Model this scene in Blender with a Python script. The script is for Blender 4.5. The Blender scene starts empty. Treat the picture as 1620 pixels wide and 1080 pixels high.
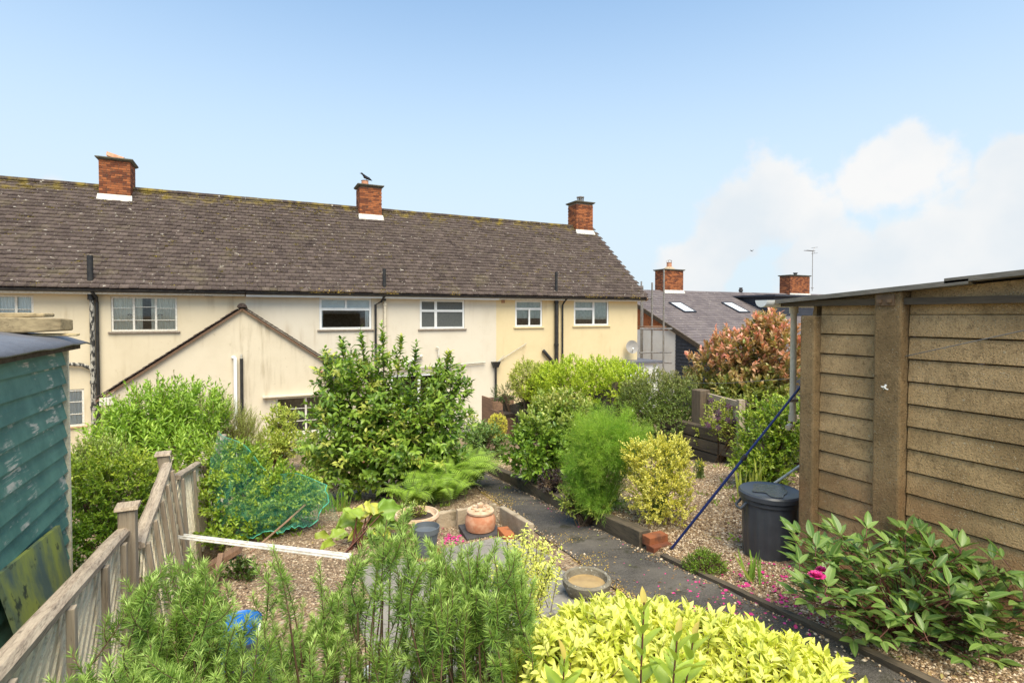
import bpy, math, random
import numpy as np
from mathutils import Vector, Matrix
random.seed(7)
RNG = np.random.default_rng(11)
scene = bpy.context.scene
COL = scene.collection
PI = math.pi
R = math.radians

# ------------------------------------------------------------------ camera
# world: x runs along the terrace, y runs down the garden to the terrace, the camera is at z = 0
FPX, YAW, PITCH, HORIZON = 850.0, R(26.0), R(1.25), 498.0
PPY = HORIZON + FPX * math.tan(PITCH)
cam_d = bpy.data.cameras.new('camera')
cam = bpy.data.objects.new('camera', cam_d); COL.objects.link(cam)
cam_d.sensor_width = 36.0
cam_d.lens = 36.0 * FPX / 1620.0
cam_d.shift_y = -(540.0 - PPY) / 1620.0
cam_d.clip_start = 0.05
cam_d.clip_end = 3000.0
cam.rotation_euler = (PI / 2 - PITCH, 0, -YAW)
scene.camera = cam

# ------------------------------------------------------------------ sky, sun, exposure
SUN_TO = Vector((-0.07, -0.52, 0.92)).normalized()
world = bpy.data.worlds.new('World'); scene.world = world; world.use_nodes = True
wn = world.node_tree.nodes; wl = world.node_tree.links
for n in list(wn): wn.remove(n)
def wnode(t, **kw):
    n = wn.new(t)
    for k, v in kw.items(): setattr(n, k, v)
    return n
def wmath(op, a, b=None, c=None, clamp=False):
    n = wnode('ShaderNodeMath', operation=op, use_clamp=clamp)
    for i, v in enumerate((a, b, c)):
        if v is None: continue
        if isinstance(v, (int, float)): n.inputs[i].default_value = v
        else: wl.new(v, n.inputs[i])
    return n.outputs[0]
sky = wnode('ShaderNodeTexSky', sky_type='NISHITA', sun_disc=False)
sky.sun_elevation = math.asin(SUN_TO.z)
sky.sun_rotation = math.atan2(SUN_TO.x, SUN_TO.y)
sky.air_density = 1.0; sky.dust_density = 0.6; sky.ozone_density = 1.6
tc = wnode('ShaderNodeTexCoord')
sep = wnode('ShaderNodeSeparateXYZ'); wl.new(tc.outputs['Generated'], sep.inputs[0])
n1 = wnode('ShaderNodeTexNoise'); n1.inputs['Scale'].default_value = 9.0; n1.inputs['Detail'].default_value = 9; n1.inputs['Roughness'].default_value = 0.55
wl.new(tc.outputs['Generated'], n1.inputs['Vector'])
n2 = wnode('ShaderNodeTexNoise'); n2.inputs['Scale'].default_value = 1.7; n2.inputs['Detail'].default_value = 2
wl.new(tc.outputs['Generated'], n2.inputs['Vector'])
def bank(d, r0, r1):
    v = wnode('ShaderNodeVectorMath', operation='DISTANCE'); wl.new(tc.outputs['Generated'], v.inputs[0]); v.inputs[1].default_value = d
    m = wnode('ShaderNodeMapRange'); wl.new(v.outputs['Value'], m.inputs[0])
    m.inputs[1].default_value = r0; m.inputs[2].default_value = r1; m.inputs[3].default_value = 1; m.inputs[4].default_value = 0
    return m.outputs[0]
def raydir(px, py):
    xc, yc = (px - 810) / FPX, -(py - PPY) / FPX
    fy, fz = math.cos(PITCH) + yc * math.sin(PITCH), yc * math.cos(PITCH) - math.sin(PITCH)
    return Vector((xc * math.cos(YAW) + fy * math.sin(YAW), -xc * math.sin(YAW) + fy * math.cos(YAW), fz))
CLOUDS = [((1165, 355), .02, .13), ((1240, 335), .02, .15), ((1410, 268), .02, .13), ((1500, 420), .05, .17), ((1300, 440), .04, .16), ((1630, 250), .01, .08), ((1110, 430), .02, .12), ((1590, 360), .02, .12), ((85, 300), .0, .05),
          ((2300, 330), .1, .4), ((-900, 380), .05, .3), ((3300, 300), .08, .3)]
bsum = None
for (p, a, b) in CLOUDS:
    o = bank(raydir(*p).normalized(), a, b)
    bsum = o if bsum is None else wmath('MAXIMUM', bsum, o)
cl = wmath('ADD', wmath('MULTIPLY', bsum, 0.66), wmath('MULTIPLY', wmath('SUBTRACT', n1.outputs['Fac'], 0.5), 1.0))
cl = wmath('ADD', cl, wmath('MULTIPLY', wmath('SUBTRACT', n2.outputs['Fac'], 0.5), 0.3))
mr = wnode('ShaderNodeMapRange'); wl.new(cl, mr.inputs[0]); mr.interpolation_type = 'SMOOTHSTEP'
mr.inputs[1].default_value = 0.27; mr.inputs[2].default_value = 0.44; mr.inputs[3].default_value = 0; mr.inputs[4].default_value = 0.93
# pale low air towards the horizon
hz = wnode('ShaderNodeMapRange'); wl.new(sep.outputs['Z'], hz.inputs[0]); hz.interpolation_type = 'SMOOTHERSTEP'
hz.inputs[1].default_value = 0.0; hz.inputs[2].default_value = 0.75; hz.inputs[3].default_value = 0.95; hz.inputs[4].default_value = 0.0
tint = wnode('ShaderNodeMixRGB', blend_type='MULTIPLY'); tint.inputs[0].default_value = 1
wl.new(sky.outputs[0], tint.inputs[1]); tint.inputs[2].default_value = (.76, .87, .84, 1)
mh = wnode('ShaderNodeMixRGB'); wl.new(hz.outputs[0], mh.inputs[0]); wl.new(tint.outputs[0], mh.inputs[1]); mh.inputs[2].default_value = (2.2, 2.56, 2.86, 1)
shade = wnode('ShaderNodeMixRGB'); sr_ = wnode('ShaderNodeMapRange'); n3 = wnode('ShaderNodeTexNoise'); n3.inputs['Scale'].default_value = 4.2; n3.inputs['Detail'].default_value = 6; wl.new(tc.outputs['Generated'], n3.inputs['Vector']); wl.new(n3.outputs['Fac'], sr_.inputs[0]); sr_.inputs[1].default_value = .40; sr_.inputs[2].default_value = .60; wl.new(sr_.outputs[0], shade.inputs[0]); shade.inputs[1].default_value = (2.42, 2.60, 2.75, 1); shade.inputs[2].default_value = (2.95, 2.92, 2.88, 1)
mc = wnode('ShaderNodeMixRGB'); wl.new(mr.outputs[0], mc.inputs[0]); wl.new(mh.outputs[0], mc.inputs[1]); wl.new(shade.outputs[0], mc.inputs[2])
bg = wnode('ShaderNodeBackground'); wl.new(mc.outputs[0], bg.inputs[0]); bg.inputs[1].default_value = 0.135
wo = wnode('ShaderNodeOutputWorld'); wl.new(bg.outputs[0], wo.inputs[0])

sun_d = bpy.data.lights.new('sun', 'SUN'); sun_d.energy = 2.6; sun_d.angle = R(45); sun_d.color = (1.0, 0.90, 0.70)
sun = bpy.data.objects.new('sun', sun_d); COL.objects.link(sun)
sun.rotation_euler = SUN_TO.to_track_quat('Z', 'Y').to_euler()
vs = scene.view_settings
vs.view_transform = 'Standard'; vs.look = 'None'; vs.gamma = 1; vs.use_curve_mapping = False; vs.exposure = 1.28
scene.cycles.max_bounces = 8; scene.cycles.transparent_max_bounces = 16
scene.cycles.use_denoising = True

# ------------------------------------------------------------------ placing helpers
def at(px, py, Y):
    d = raydir(px, py); k = Y / (d.x * math.sin(YAW) + d.y * math.cos(YAW)); return d * k
def on_s(px, py, s):
    d = raydir(px, py); return d * (s / d.y)
def on_u(px, py, u):
    d = raydir(px, py); return d * (u / d.x)
def sstep(x, a, b):
    t = np.clip((np.asarray(x, float) - a) / (b - a), 0, 1); return t * t * (3 - 2 * t)
def path_right(s):  return 2.62 + 0.135 * np.asarray(s, float) + 0.02 * np.sin(np.asarray(s) * 0.9)
def path_left(s):   return 1.86 + 0.165 * np.asarray(s, float)
def gz(u, s):
    u = np.asarray(u, float); s = np.asarray(s, float)
    z = -1.54 - 0.149 * np.clip(s, -6, 18.0)
    z = z + 0.14 * sstep(u, path_right(s) + .03, path_right(s) + .10) * sstep(s, 3.2, 4.3) * (1 - sstep(s, 9, 11))
    z = z - 0.20 * (1 - sstep(u, -.34, -.27)) * sstep(u, -2.5, -1.2) * sstep(s, 2.5, 3.5) * (1 - sstep(s, 7.5, 9))
    z = z + 0.25 * sstep(u, 6.6, 6.75) * (1 - sstep(s, 12, 15))
    z = z - 0.12 * np.clip(u - 15.5, 0, 14)
    return z
def ground(px, py, it=12):
    d = raydir(px, py); k = 5.0
    for _ in range(60):
        p = d * k
        f = p.z - float(gz(p.x, p.y))
        k += f / max(.05, (-d.z - .149 * d.y) if (-d.z - .149 * d.y) > .05 else .05) * .7
    return d * k
def G(u, s, dz=0.0): return Vector((u, s, float(gz(u, s)) + dz))

# ------------------------------------------------------------------ material helpers
MATS = {}
class NT:
    def __init__(self, name):
        self.m = bpy.data.materials.new(name); self.m.use_nodes = True
        self.t = self.m.node_tree; self.n = self.t.nodes; self.l = self.t.links
        self.b = self.n['Principled BSDF']; self.out = self.n['Material Output']
    def new(self, t, **kw):
        n = self.n.new(t)
        for k, v in kw.items(): setattr(n, k, v)
        return n
    def link(self, a, b): self.l.new(a, b)
    def setin(self, sock, v):
        if isinstance(v, bpy.types.NodeSocket): self.l.new(v, sock)
        elif isinstance(v, (tuple, list)) and len(v) == 3 and sock.type == 'RGBA': sock.default_value = (*v, 1)
        else: sock.default_value = v
    def pos(self, scale=(1, 1, 1)):
        g = self.new('ShaderNodeNewGeometry'); m = self.new('ShaderNodeMapping'); self.link(g.outputs['Position'], m.inputs[0])
        m.inputs['Scale'].default_value = scale; return m.outputs[0]
    def noise(self, scale=5, detail=5, vec=None, rough=.6, dist=0):
        n = self.new('ShaderNodeTexNoise'); n.inputs['Scale'].default_value = scale; n.inputs['Detail'].default_value = detail
        n.inputs['Roughness'].default_value = rough; n.inputs['Distortion'].default_value = dist
        self.link(vec if vec is not None else self.pos(), n.inputs['Vector']); return n.outputs['Fac']
    def vor(self, scale=5, vec=None, out='Distance', feature='F1'):
        n = self.new('ShaderNodeTexVoronoi'); n.inputs['Scale'].default_value = scale; n.feature = feature
        self.link(vec if vec is not None else self.pos(), n.inputs['Vector']); return n.outputs[out]
    def ramp(self, v, a, b, lo=0., hi=1.):
        n = self.new('ShaderNodeMapRange'); self.setin(n.inputs[0], v); n.interpolation_type = 'SMOOTHSTEP'
        for i, x in enumerate((a, b, lo, hi)): n.inputs[i + 1].default_value = x
        return n.outputs[0]
    def mix(self, f, a, b, mode='MIX'):
        n = self.new('ShaderNodeMixRGB', blend_type=mode); self.setin(n.inputs[0], f); self.setin(n.inputs[1], a); self.setin(n.inputs[2], b); return n.outputs[0]
    def math(self, op, a, b=0.0):
        n = self.new('ShaderNodeMath', operation=op); self.setin(n.inputs[0], a); self.setin(n.inputs[1], b); return n.outputs[0]
    def attr(self, name):
        n = self.new('ShaderNodeAttribute'); n.attribute_name = name; return n
    def orand(self): return self.new('ShaderNodeObjectInfo').outputs['Random']
    def bump(self, h, strength=.3, dist=.01):
        n = self.new('ShaderNodeBump'); n.inputs['Strength'].default_value = strength; n.inputs['Distance'].default_value = dist
        self.setin(n.inputs['Height'], h); self.link(n.outputs[0], self.b.inputs['Normal'])
    def done(self, col, rough=.7, metal=0., spec=.4):
        self.setin(self.b.inputs['Base Color'], col); self.setin(self.b.inputs['Roughness'], rough)
        self.b.inputs['Metallic'].default_value = metal; self.b.inputs['Specular IOR Level'].default_value = spec
        MATS[self.m.name] = self.m; return self.m

def simple(name, c1, c2=None, scale=8, rough=.7, bump=.0, bscale=40, metal=0, spec=.4, stretch=(1, 1, 1)):
    t = NT(name); c2 = c2 or tuple(x * .75 for x in c1)
    v = t.pos(stretch)
    c = t.mix(t.ramp(t.noise(scale, 6, v), .35, .68), c1, c2)
    if bump: t.bump(t.noise(bscale, 4, v), bump, .01)
    return t.done(c, rough, metal, spec)

def leafmat(name, dark, light, young=None, edge=None, rough=.42, trans=.28, spec=.45, rib=.15):
    t = NT(name); a = t.attr('leaf'); s = t.new('ShaderNodeSeparateColor'); t.link(a.outputs['Color'], s.inputs[0])
    c = t.mix(s.outputs[0], dark, light)
    if young: c = t.mix(a.outputs['Alpha'], c, young)
    if edge: c = t.mix(t.ramp(t.math('ADD', s.outputs[1], t.math('MULTIPLY', t.math('SUBTRACT', t.noise(60, 2), .5), .9)), .35, .75), c, edge)
    elif rib: c = t.mix(t.ramp(s.outputs[1], 0.0, .28, rib, 0.), c, (.42, .5, .2))
    t.done(c, rough, 0, spec)
    tr = t.new('ShaderNodeBsdfTranslucent'); t.link(t.mix(1.0, c, (1.1, 1.15, .55), 'MULTIPLY'), tr.inputs[0])
    mx = t.new('ShaderNodeMixShader'); mx.inputs[0].default_value = trans
    t.link(t.b.outputs[0], mx.inputs[1]); t.link(tr.outputs[0], mx.inputs[2]); t.link(mx.outputs[0], t.out.inputs[0])
    return t.m

def wood(name, c1, c2, axis='y', rough=.8, grain=22, dark=(.05, .04, .03), crack=.5, bump=.5, var=.38):
    t = NT(name); st = {'x': (.06, 1, 1), 'y': (1, .06, 1), 'z': (1, 1, .06)}[axis]
    v = t.pos(st)
    n = t.noise(grain, 6, v, .65, .4)
    c = t.mix(t.ramp(n, .40, .60), c1, c2)
    c = t.mix(t.ramp(t.noise(grain * 2.5, 6, v, .7), .54, .64, 0, crack), c, dark)
    c = t.mix(t.ramp(t.noise(grain * 6, 3, v), .35, .65, 0, .45), c, tuple(min(1, x * 1.5) for x in c1))
    c = t.mix(t.ramp(t.noise(1.7, 4), .5, .75, 0, .35), c, tuple(x * .55 for x in c1))
    c = t.mix(t.ramp(t.orand(), 0, 1, 0, var), c, tuple(x * .45 for x in c2))
    t.bump(n, bump, .008)
    return t.done(c, rough, 0, .25)

# ------------------------------------------------------------------ mesh builder
class MB:
    def __init__(s): s.v = []; s.f = []
    def quad(s, *p):
        i = len(s.v); s.v += [tuple(q) for q in p]; s.f.append(tuple(range(i, i + len(p)))); return s
    def hexa(s, b, t):      # bottom 4 and top 4 points, both counter-clockwise from above
        i = len(s.v); s.v += [tuple(q) for q in b] + [tuple(q) for q in t]
        s.f += [(i + 3, i + 2, i + 1, i), (i + 4, i + 5, i + 6, i + 7)] + [(i + k, i + (k + 1) % 4, i + 4 + (k + 1) % 4, i + 4 + k) for k in range(4)]
        return s
    def box(s, x0, x1, y0, y1, z0, z1):
        return s.hexa([(x0, y0, z0), (x1, y0, z0), (x1, y1, z0), (x0, y1, z0)], [(x0, y0, z1), (x1, y0, z1), (x1, y1, z1), (x0, y1, z1)])
    def beam(s, p0, p1, w, h, up=(0, 0, 1), taper=1.):
        p0 = Vector(p0); p1 = Vector(p1); d = (p1 - p0).normalized(); x = d.cross(Vector(up))
        if x.length < 1e-4: x = d.cross(Vector((1, 0, 0)))
        x.normalize(); y = x.cross(d)
        def ring(p, k): return [p + x * (w / 2 * k * a) + y * (h / 2 * k * b) for a, b in ((-1, -1), (1, -1), (1, 1), (-1, 1))]
        return s._loft([ring(p0, 1.), ring(p1, taper)])
    def _loft(s, rings, cap=True):
        n = len(rings[0]); i0 = len(s.v)
        for r in rings: s.v += [tuple(q) for q in r]
        for k in range(len(rings) - 1):
            a = i0 + k * n; b = a + n
            for j in range(n): s.f.append((a + j, a + (j + 1) % n, b + (j + 1) % n, b + j))
        if cap: s.f.append(tuple(i0 + j for j in reversed(range(n)))); s.f.append(tuple(i0 + (len(rings) - 1) * n + j for j in range(n)))
        return s
    def tube(s, pts, r, n=8, cap=True):
        pts = [Vector(p) for p in pts]; rr = r if isinstance(r, (list, tuple)) else [r] * len(pts); rings = []
        for i, p in enumerate(pts):
            d = (pts[min(i + 1, len(pts) - 1)] - pts[max(i - 1, 0)]).normalized()
            ref = Vector((0, 0, 1)) if abs(d.z) < .9 else Vector((1, 0, 0))
            x = d.cross(ref).normalized(); y = d.cross(x)
            rings.append([p + (x * math.cos(2 * PI * k / n) + y * math.sin(2 * PI * k / n)) * rr[i] for k in range(n)])
        return s._loft(rings, cap)
    def lathe(s, prof, c=(0, 0, 0), n=32, wob=0., ribs=0):
        c = Vector(c); rings = []
        for (r, z) in prof:
            rings.append([c + Vector((math.cos(2 * PI * k / n) * r * (1 + (wob * ((k % 2) * 2 - 1) if ribs else wob * random.uniform(-1, 1))), math.sin(2 * PI * k / n) * r * (1 + (wob * ((k % 2) * 2 - 1) if ribs else 0)), z)) for k in range(n)])
        return s._loft(rings, True)
    def build(s, name, mat, parent=None, smooth=False, bevel=0., kind=None, loc=None):
        me = bpy.data.meshes.new(name); me.from_pydata([tuple(v) for v in s.v], [], s.f); me.update()
        o = bpy.data.objects.new(name, me); COL.objects.link(o)
        m = MATS[mat] if isinstance(mat, str) else mat
        me.materials.append(m)
        if smooth:
            me.polygons.foreach_set('use_smooth', [True] * len(me.polygons))
            try: me.set_sharp_from_angle(angle=R(40))
            except Exception: pass
        if bevel:
            b = o.modifiers.new('bevel', 'BEVEL'); b.width = bevel; b.segments = 2; b.limit_method = 'ANGLE'
        if parent is not None:
            o.parent = parent; o.matrix_parent_inverse = PMI(parent)
        if kind: o['kind'] = kind
        return o
def PMI(p):
    # meshes carry world coordinates; only the Empties of top-level things have a location
    return Matrix.Translation(-p.location) if p.parent is None else Matrix.Identity(4)
def thing(name, label, cat, loc=(0, 0, 0), group=None):
    o = bpy.data.objects.new(name, None); COL.objects.link(o); o.location = loc; o.empty_display_size = .1
    return tag(o, label, cat, group)
def tag(o, label, cat, group=None):
    o['label'] = label; o['category'] = cat
    if group: o['group'] = group
    return o
def struct(o): o['kind'] = 'structure'; return o

# ------------------------------------------------------------------ leaf engine
def leaf_tpl(width=.4, fold=.12, curl=.15, shape='ovate', rows=3):
    """leaf of length 1 along +Y, normal +Z: triangles plus (across, along) per vertex"""
    if shape == 'diamond':
        v = [(0, 0, 0), (-width / 2, .45, fold * width), (width / 2, .45, fold * width), (0, 1, -curl)]
        return np.array(v), np.array([(0, 2, 3), (0, 3, 1)]), np.array([(0, 0), (1, .45), (1, .45), (.5, 1)])
    prof = {'ovate': lambda t: math.sin(PI * t ** .8) ** .85, 'lance': lambda t: math.sin(PI * t ** .7) ** .9, 'obov': lambda t: math.sin(PI * t ** 1.35) ** .8,
            'strap': lambda t: min(1, t * 6) * (1 - t ** 4)}[shape]
    v = [(0, 0, 0)]; a = [(0, 0)]
    for k in range(1, rows + 1):
        t = k / (rows + 1); w = width / 2 * prof(t); z = -curl * t * t
        v += [(-w, t, z + fold * w * 2), (0, t, z), (w, t, z + fold * w * 2)]; a += [(1, t), (0, t), (1, t)]
    v.append((0, 1, -curl)); a.append((.4, 1)); tip = len(v) - 1
    f = [(0, 2, 1), (0, 3, 2)]
    for k in range(rows - 1):
        i = 1 + 3 * k; j = i + 3
        f += [(i, i + 1, j + 1), (i, j + 1, j), (i + 1, i + 2, j + 2), (i + 1, j + 2, j + 1)]
    i = 1 + 3 * (rows - 1); f += [(i, i + 1, tip), (i + 1, i + 2, tip)]
    return np.array(v, float), np.array(f), np.array(a, float)
def norm(a): return a / np.maximum(np.linalg.norm(a, axis=-1, keepdims=True), 1e-9)
def rnd3(n): return norm(RNG.normal(size=(n, 3)))
class Leaves:
    """a batch of leaves: position, axis, normal, length, tint, young"""
    def __init__(s): s.a = []
    def add(s, P, D, N, L, T=None, Yg=None):
        P = np.asarray(P, float); n = len(P); D = norm(np.asarray(D, float)); N = np.asarray(N, float)
        N = N - D * np.sum(N * D, 1, keepdims=True); N = norm(N)
        L = np.broadcast_to(np.asarray(L, float), (n,)); T = RNG.random(n) if T is None else np.broadcast_to(np.asarray(T, float), (n,))
        Yg = np.zeros(n) if Yg is None else np.broadcast_to(np.asarray(Yg, float), (n,))
        s.a.append(np.concatenate([P, D, N, L[:, None], np.clip(T, 0, 1)[:, None], np.clip(Yg, 0, 1)[:, None]], 1)); return s
    def all(s): return np.concatenate(s.a, 0)
def tri_mesh(name, V, F, C=None):
    me = bpy.data.meshes.new(name); nv, nf = len(V), len(F)
    me.vertices.add(nv); me.vertices.foreach_set('co', np.ascontiguousarray(V, np.float32).ravel())
    me.loops.add(nf * 3); me.loops.foreach_set('vertex_index', np.ascontiguousarray(F, np.int32).ravel())
    me.polygons.add(nf); me.polygons.foreach_set('loop_start', np.arange(0, nf * 3, 3, dtype=np.int32))
    if C is not None:
        at_ = me.attributes.new('leaf', 'FLOAT_COLOR', 'POINT'); at_.data.foreach_set('color', np.ascontiguousarray(C, np.float32).ravel())
    me.update(); me.validate(); return me
def put(me, name, mat, parent=None, kind=None):
    o = bpy.data.objects.new(name, me); COL.objects.link(o); me.materials.append(MATS[mat] if isinstance(mat, str) else mat)
    if parent is not None: o.parent = parent; o.matrix_parent_inverse = PMI(parent)
    if kind: o['kind'] = kind
    return o
def frames(A):
    D = A[:, 3:6]; N = A[:, 6:9]; X = np.cross(D, N); return X, D, N
def foliage(parent, leaves, tpl, mat, single=0, name='foliage', piece='leaf'):
    A = leaves.all(); tv, tf, ta = tpl
    if single:
        d = np.maximum(A[:, 0] * math.sin(YAW) + A[:, 1] * math.cos(YAW), .3)
        toward = norm(-A[:, :3]); face = np.abs(np.sum(toward * A[:, 6:9], 1))
        # leaves on the side turned to the viewer show largest
        cen = A[:, :3].mean(0); front = np.sum((A[:, :3] - cen) * (norm(-cen[None])[0] + np.array([0, 0, .7])), 1)
        score = A[:, 9] / d * (0.25 + face) * (1 + 1.2 * (front - front.min()) / (np.ptp(front) + 1e-6))
        order = np.argsort(-score); top, rest = A[order[:single]], A[order[single:]]
        cache = {}
        X, D, N = frames(top)
        for k in range(len(top)):
            key = (int(top[k, 10] * 3.99), int(top[k, 11] * 3.99))
            if key not in cache:
                C = np.ones((len(tv), 4)); C[:, 0] = (key[0] + .5) / 4; C[:, 1] = ta[:, 0]; C[:, 2] = ta[:, 1]; C[:, 3] = (key[1] + .5) / 4 if key[1] else 0.0
                me = tri_mesh(piece, tv, tf, C); me.materials.append(MATS[mat]); cache[key] = me
            o = bpy.data.objects.new(piece, cache[key]); COL.objects.link(o); o.parent = parent; o.matrix_parent_inverse = PMI(parent)
            L = top[k, 9]; M = Matrix.Identity(4)
            for r in range(3): M[r][0] = X[k, r] * L; M[r][1] = D[k, r] * L; M[r][2] = N[k, r] * L; M[r][3] = top[k, r]
            o.matrix_basis = M
        A = rest
        if not len(A): return None
    X, D, N = frames(A); n = len(A); k = len(tv)
    V = A[:, None, :3] + A[:, None, 9:10] * (tv[None, :, 0:1] * X[:, None] + tv[None, :, 1:2] * D[:, None] + tv[None, :, 2:3] * N[:, None])
    F = tf[None] + (np.arange(n) * k)[:, None, None]
    C = np.ones((n, k, 4)); C[..., 0] = A[:, None, 10]; C[..., 1] = ta[None, :, 0]; C[..., 2] = ta[None, :, 1]; C[..., 3] = A[:, None, 11]
    return put(tri_mesh(name, V.reshape(-1, 3), F.reshape(-1, 3), C.reshape(-1, 4)), name, mat, parent, 'stuff')
def twig_leaves(lv, P, D, L, k, leaf, spread=.9, jit=.35, start=.1, young=None, tint=None, flat=.6, opposite=False):
    """k leaves set along twigs that start at P and run along D for L"""
    n = len(P); D = norm(D); L = np.broadcast_to(np.asarray(L, float), (n,))
    side0 = norm(np.cross(D, rnd3(n))); s2 = np.cross(D, side0)
    for j in range(k):
        t = start + (1 - start) * (j + .5) / k
        ang = (j * 2.4 if not opposite else (j // 2) * 1.57 + (j % 2) * PI) + RNG.normal(0, .25, n)
        rad = side0 * np.cos(ang)[:, None] + s2 * np.sin(ang)[:, None]
        sp = spread * (1 - .55 * t)
        ax = norm(D * math.cos(sp) + rad * math.sin(sp) + RNG.normal(0, jit * .5, (n, 3)))
        nm = norm(D * .6 + np.array([0, 0, flat]) + RNG.normal(0, jit, (n, 3)) - rad * .25)
        ll = leaf * (1 - .35 * t) * RNG.uniform(.7, 1.15, n)
        lv.add(P + D * (L * t)[:, None], ax, nm, ll, tint if tint is None else tint + RNG.normal(0, .22, n), young if young is None else young * (.35 + .65 * t))
def stems(parent, P0, P1, r0, r1, mat, name='stem', kind='stuff'):
    """thin three-sided stems from P0 to P1, joined"""
    P0 = np.asarray(P0); P1 = np.asarray(P1); n = len(P0); D = norm(P1 - P0); X = norm(np.cross(D, rnd3(n))); Y = np.cross(D, X)
    V = []
    for (P, r) in ((P0, r0), (P1, r1)):
        r = np.broadcast_to(np.asarray(r, float), (n,))
        for a in (0, 2.094, 4.189): V.append(P + r[:, None] * (X * math.cos(a) + Y * math.sin(a)))
    V = np.stack(V, 1); f = np.array([(0, 1, 4), (0, 4, 3), (1, 2, 5), (1, 5, 4), (2, 0, 3), (2, 3, 5)])
    F = f[None] + (np.arange(n) * 6)[:, None, None]
    return put(tri_mesh(name, V.reshape(-1, 3), F.reshape(-1, 3)), name, mat, parent, kind)
def lobe_points(lobes, n, inner=.55, power=.5, lump=.18, zmin=None):
    """points in the outer shell of lumpy ellipsoids; returns points, outward directions, shell depth 0..1"""
    vol = np.array([(l[3] * l[4] * l[5]) ** (2 / 3) for l in lobes]); cnt = np.maximum(1, (n * vol / vol.sum()).astype(int))
    Ps, Os, Ds = [], [], []
    for l, c in zip(lobes, cnt):
        cen = np.array(l[:3]); rad = np.array(l[3:6]); d = rnd3(c)
        ph = RNG.uniform(0, 6, 6)
        b = 1 + lump * (np.sin(d[:, 0] * 5 + ph[0]) * np.sin(d[:, 1] * 5 + ph[1]) + .6 * np.sin(d[:, 2] * 7 + ph[2]) * np.sin(d[:, 0] * 9 + ph[3]))
        t = inner + (1 - inner) * RNG.random(c) ** power
        p = cen + d * rad * (b * t)[:, None]
        Ps.append(p); Os.append(norm(d / rad)); Ds.append((t - inner) / (1 - inner))
    P, O, D = np.concatenate(Ps), np.concatenate(Os), np.concatenate(Ds)
    keep = P[:, 2] > gz(P[:, 0], P[:, 1]) + .02
    return P[keep], O[keep], D[keep]
# ================================================================== materials
def wall_mat(name, base, dirt, streak=.5):
    t = NT(name)
    c = t.mix(t.ramp(t.noise(.9, 5), .4, .7), base, tuple(x * y for x, y in zip(base, (.93, .92, .90))))
    st = t.math('MULTIPLY', t.ramp(t.noise(2.2, 6, t.pos((1.6, 1.6, .16))), .5, .72), t.ramp(t.noise(.55, 3), .42, .62))
    c = t.mix(t.math('MULTIPLY', st, streak), c, dirt)
    c = t.mix(t.ramp(t.noise(7, 7, None, .7), .60, .78, 0, streak * .7), c, dirt)
    t.bump(t.noise(55, 5), .25, .01)
    return t.done(c, .9, 0, .2)
wall_mat('render_cream', (.67, .575, .41), (.44, .34, .21), .75)
wall_mat('render_pale', (.67, .60, .485), (.46, .37, .26), .65)
wall_mat('render_yellow', (.69, .565, .34), (.50, .38, .22), .55)
wall_mat('render_grimy', (.65, .57, .435), (.36, .29, .19), .95)
wall_mat('render_white', (.78, .77, .74), (.5, .48, .44), .2)

def tile_mat(name, c1, c2, moss=True, z0=2.6, z1=4.5):
    t = NT(name); a = t.attr('leaf'); s = t.new('ShaderNodeSeparateColor'); t.link(a.outputs['Color'], s.inputs[0])
    c = t.mix(s.outputs[0], c1, c2)
    c = t.mix(t.ramp(t.noise(14, 5), .52, .72, 0, .6), c, (.16, .135, .08))
    c = t.mix(t.ramp(t.noise(8, 3), .66, .70, 0, .9), c, (.46, .42, .36))
    c = t.mix(t.ramp(t.noise(38, 4), .56, .72, 0, .6), c, (.26, .22, .19))
    c = t.mix(t.ramp(t.noise(27, 4), .55, .7, 0, .6), c, (.028, .022, .022))
    if moss:
        g = t.new('ShaderNodeNewGeometry'); sx = t.new('ShaderNodeSeparateXYZ'); t.link(g.outputs['Position'], sx.inputs[0])
        f = t.math('ADD', t.ramp(sx.outputs[2], z0 + .6, z1, 0, .42), t.math('MULTIPLY', t.math('SUBTRACT', t.noise(2.3, 7), .5), 1.1))
        c = t.mix(t.ramp(f, .34, .60, 0, .85), c, t.mix(t.noise(11, 3), (.10, .085, .02), (.34, .24, .04)))
        c = t.mix(t.ramp(t.noise(1.1, 3), .55, .75, 0, .35), c, (.19, .16, .09))
    t.bump(t.noise(60, 4), .3, .006)
    return t.done(c, .9, 0, .2)
tile_mat('roof_tile', (.050, .036, .033), (.132, .100, .088))
tile_mat('far_tile', (.115, .098, .108), (.175, .150, .155), False)

def brick_mat():
    t = NT('brick'); r = t.orand()
    c = t.mix(t.ramp(r, .1, .9), (.16, .055, .03), (.40, .14, .055))
    c = t.mix(t.ramp(t.noise(6, 4), .5, .7, 0, .7), c, (.07, .045, .035))
    c = t.mix(t.ramp(t.noise(25, 4), .6, .75, 0, .4), c, (.40, .28, .18))
    t.bump(t.noise(70, 4), .4, .006); t.done(c, .92, 0, .2)
brick_mat()
simple('mortar', (.26, .21, .16), (.17, .14, .11), 20, .95, .4, 90)
simple('lead', (.62, .60, .55), (.45, .42, .36), 9, .6)
simple('slate_cap', (.10, .095, .08), (.16, .15, .10), 9, .9, .3)
simple('terracotta', (.46, .19, .10), (.58, .32, .20), 14, .85, .3, 60)
simple('terracotta_pale', (.52, .33, .20), (.62, .47, .33), 16, .85, .3, 60)
simple('black_paint', (.016, .016, .018), (.035, .033, .03), 7, .45)
def peel():
    t = NT('peeling_paint'); v = t.pos((1, 1, .35))
    c = t.mix(t.ramp(t.noise(16, 6, v), .46, .54), (.035, .033, .03), (.40, .37, .31)); t.bump(t.noise(16, 6, v), .4, .004); t.done(c, .75)
peel()
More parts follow.
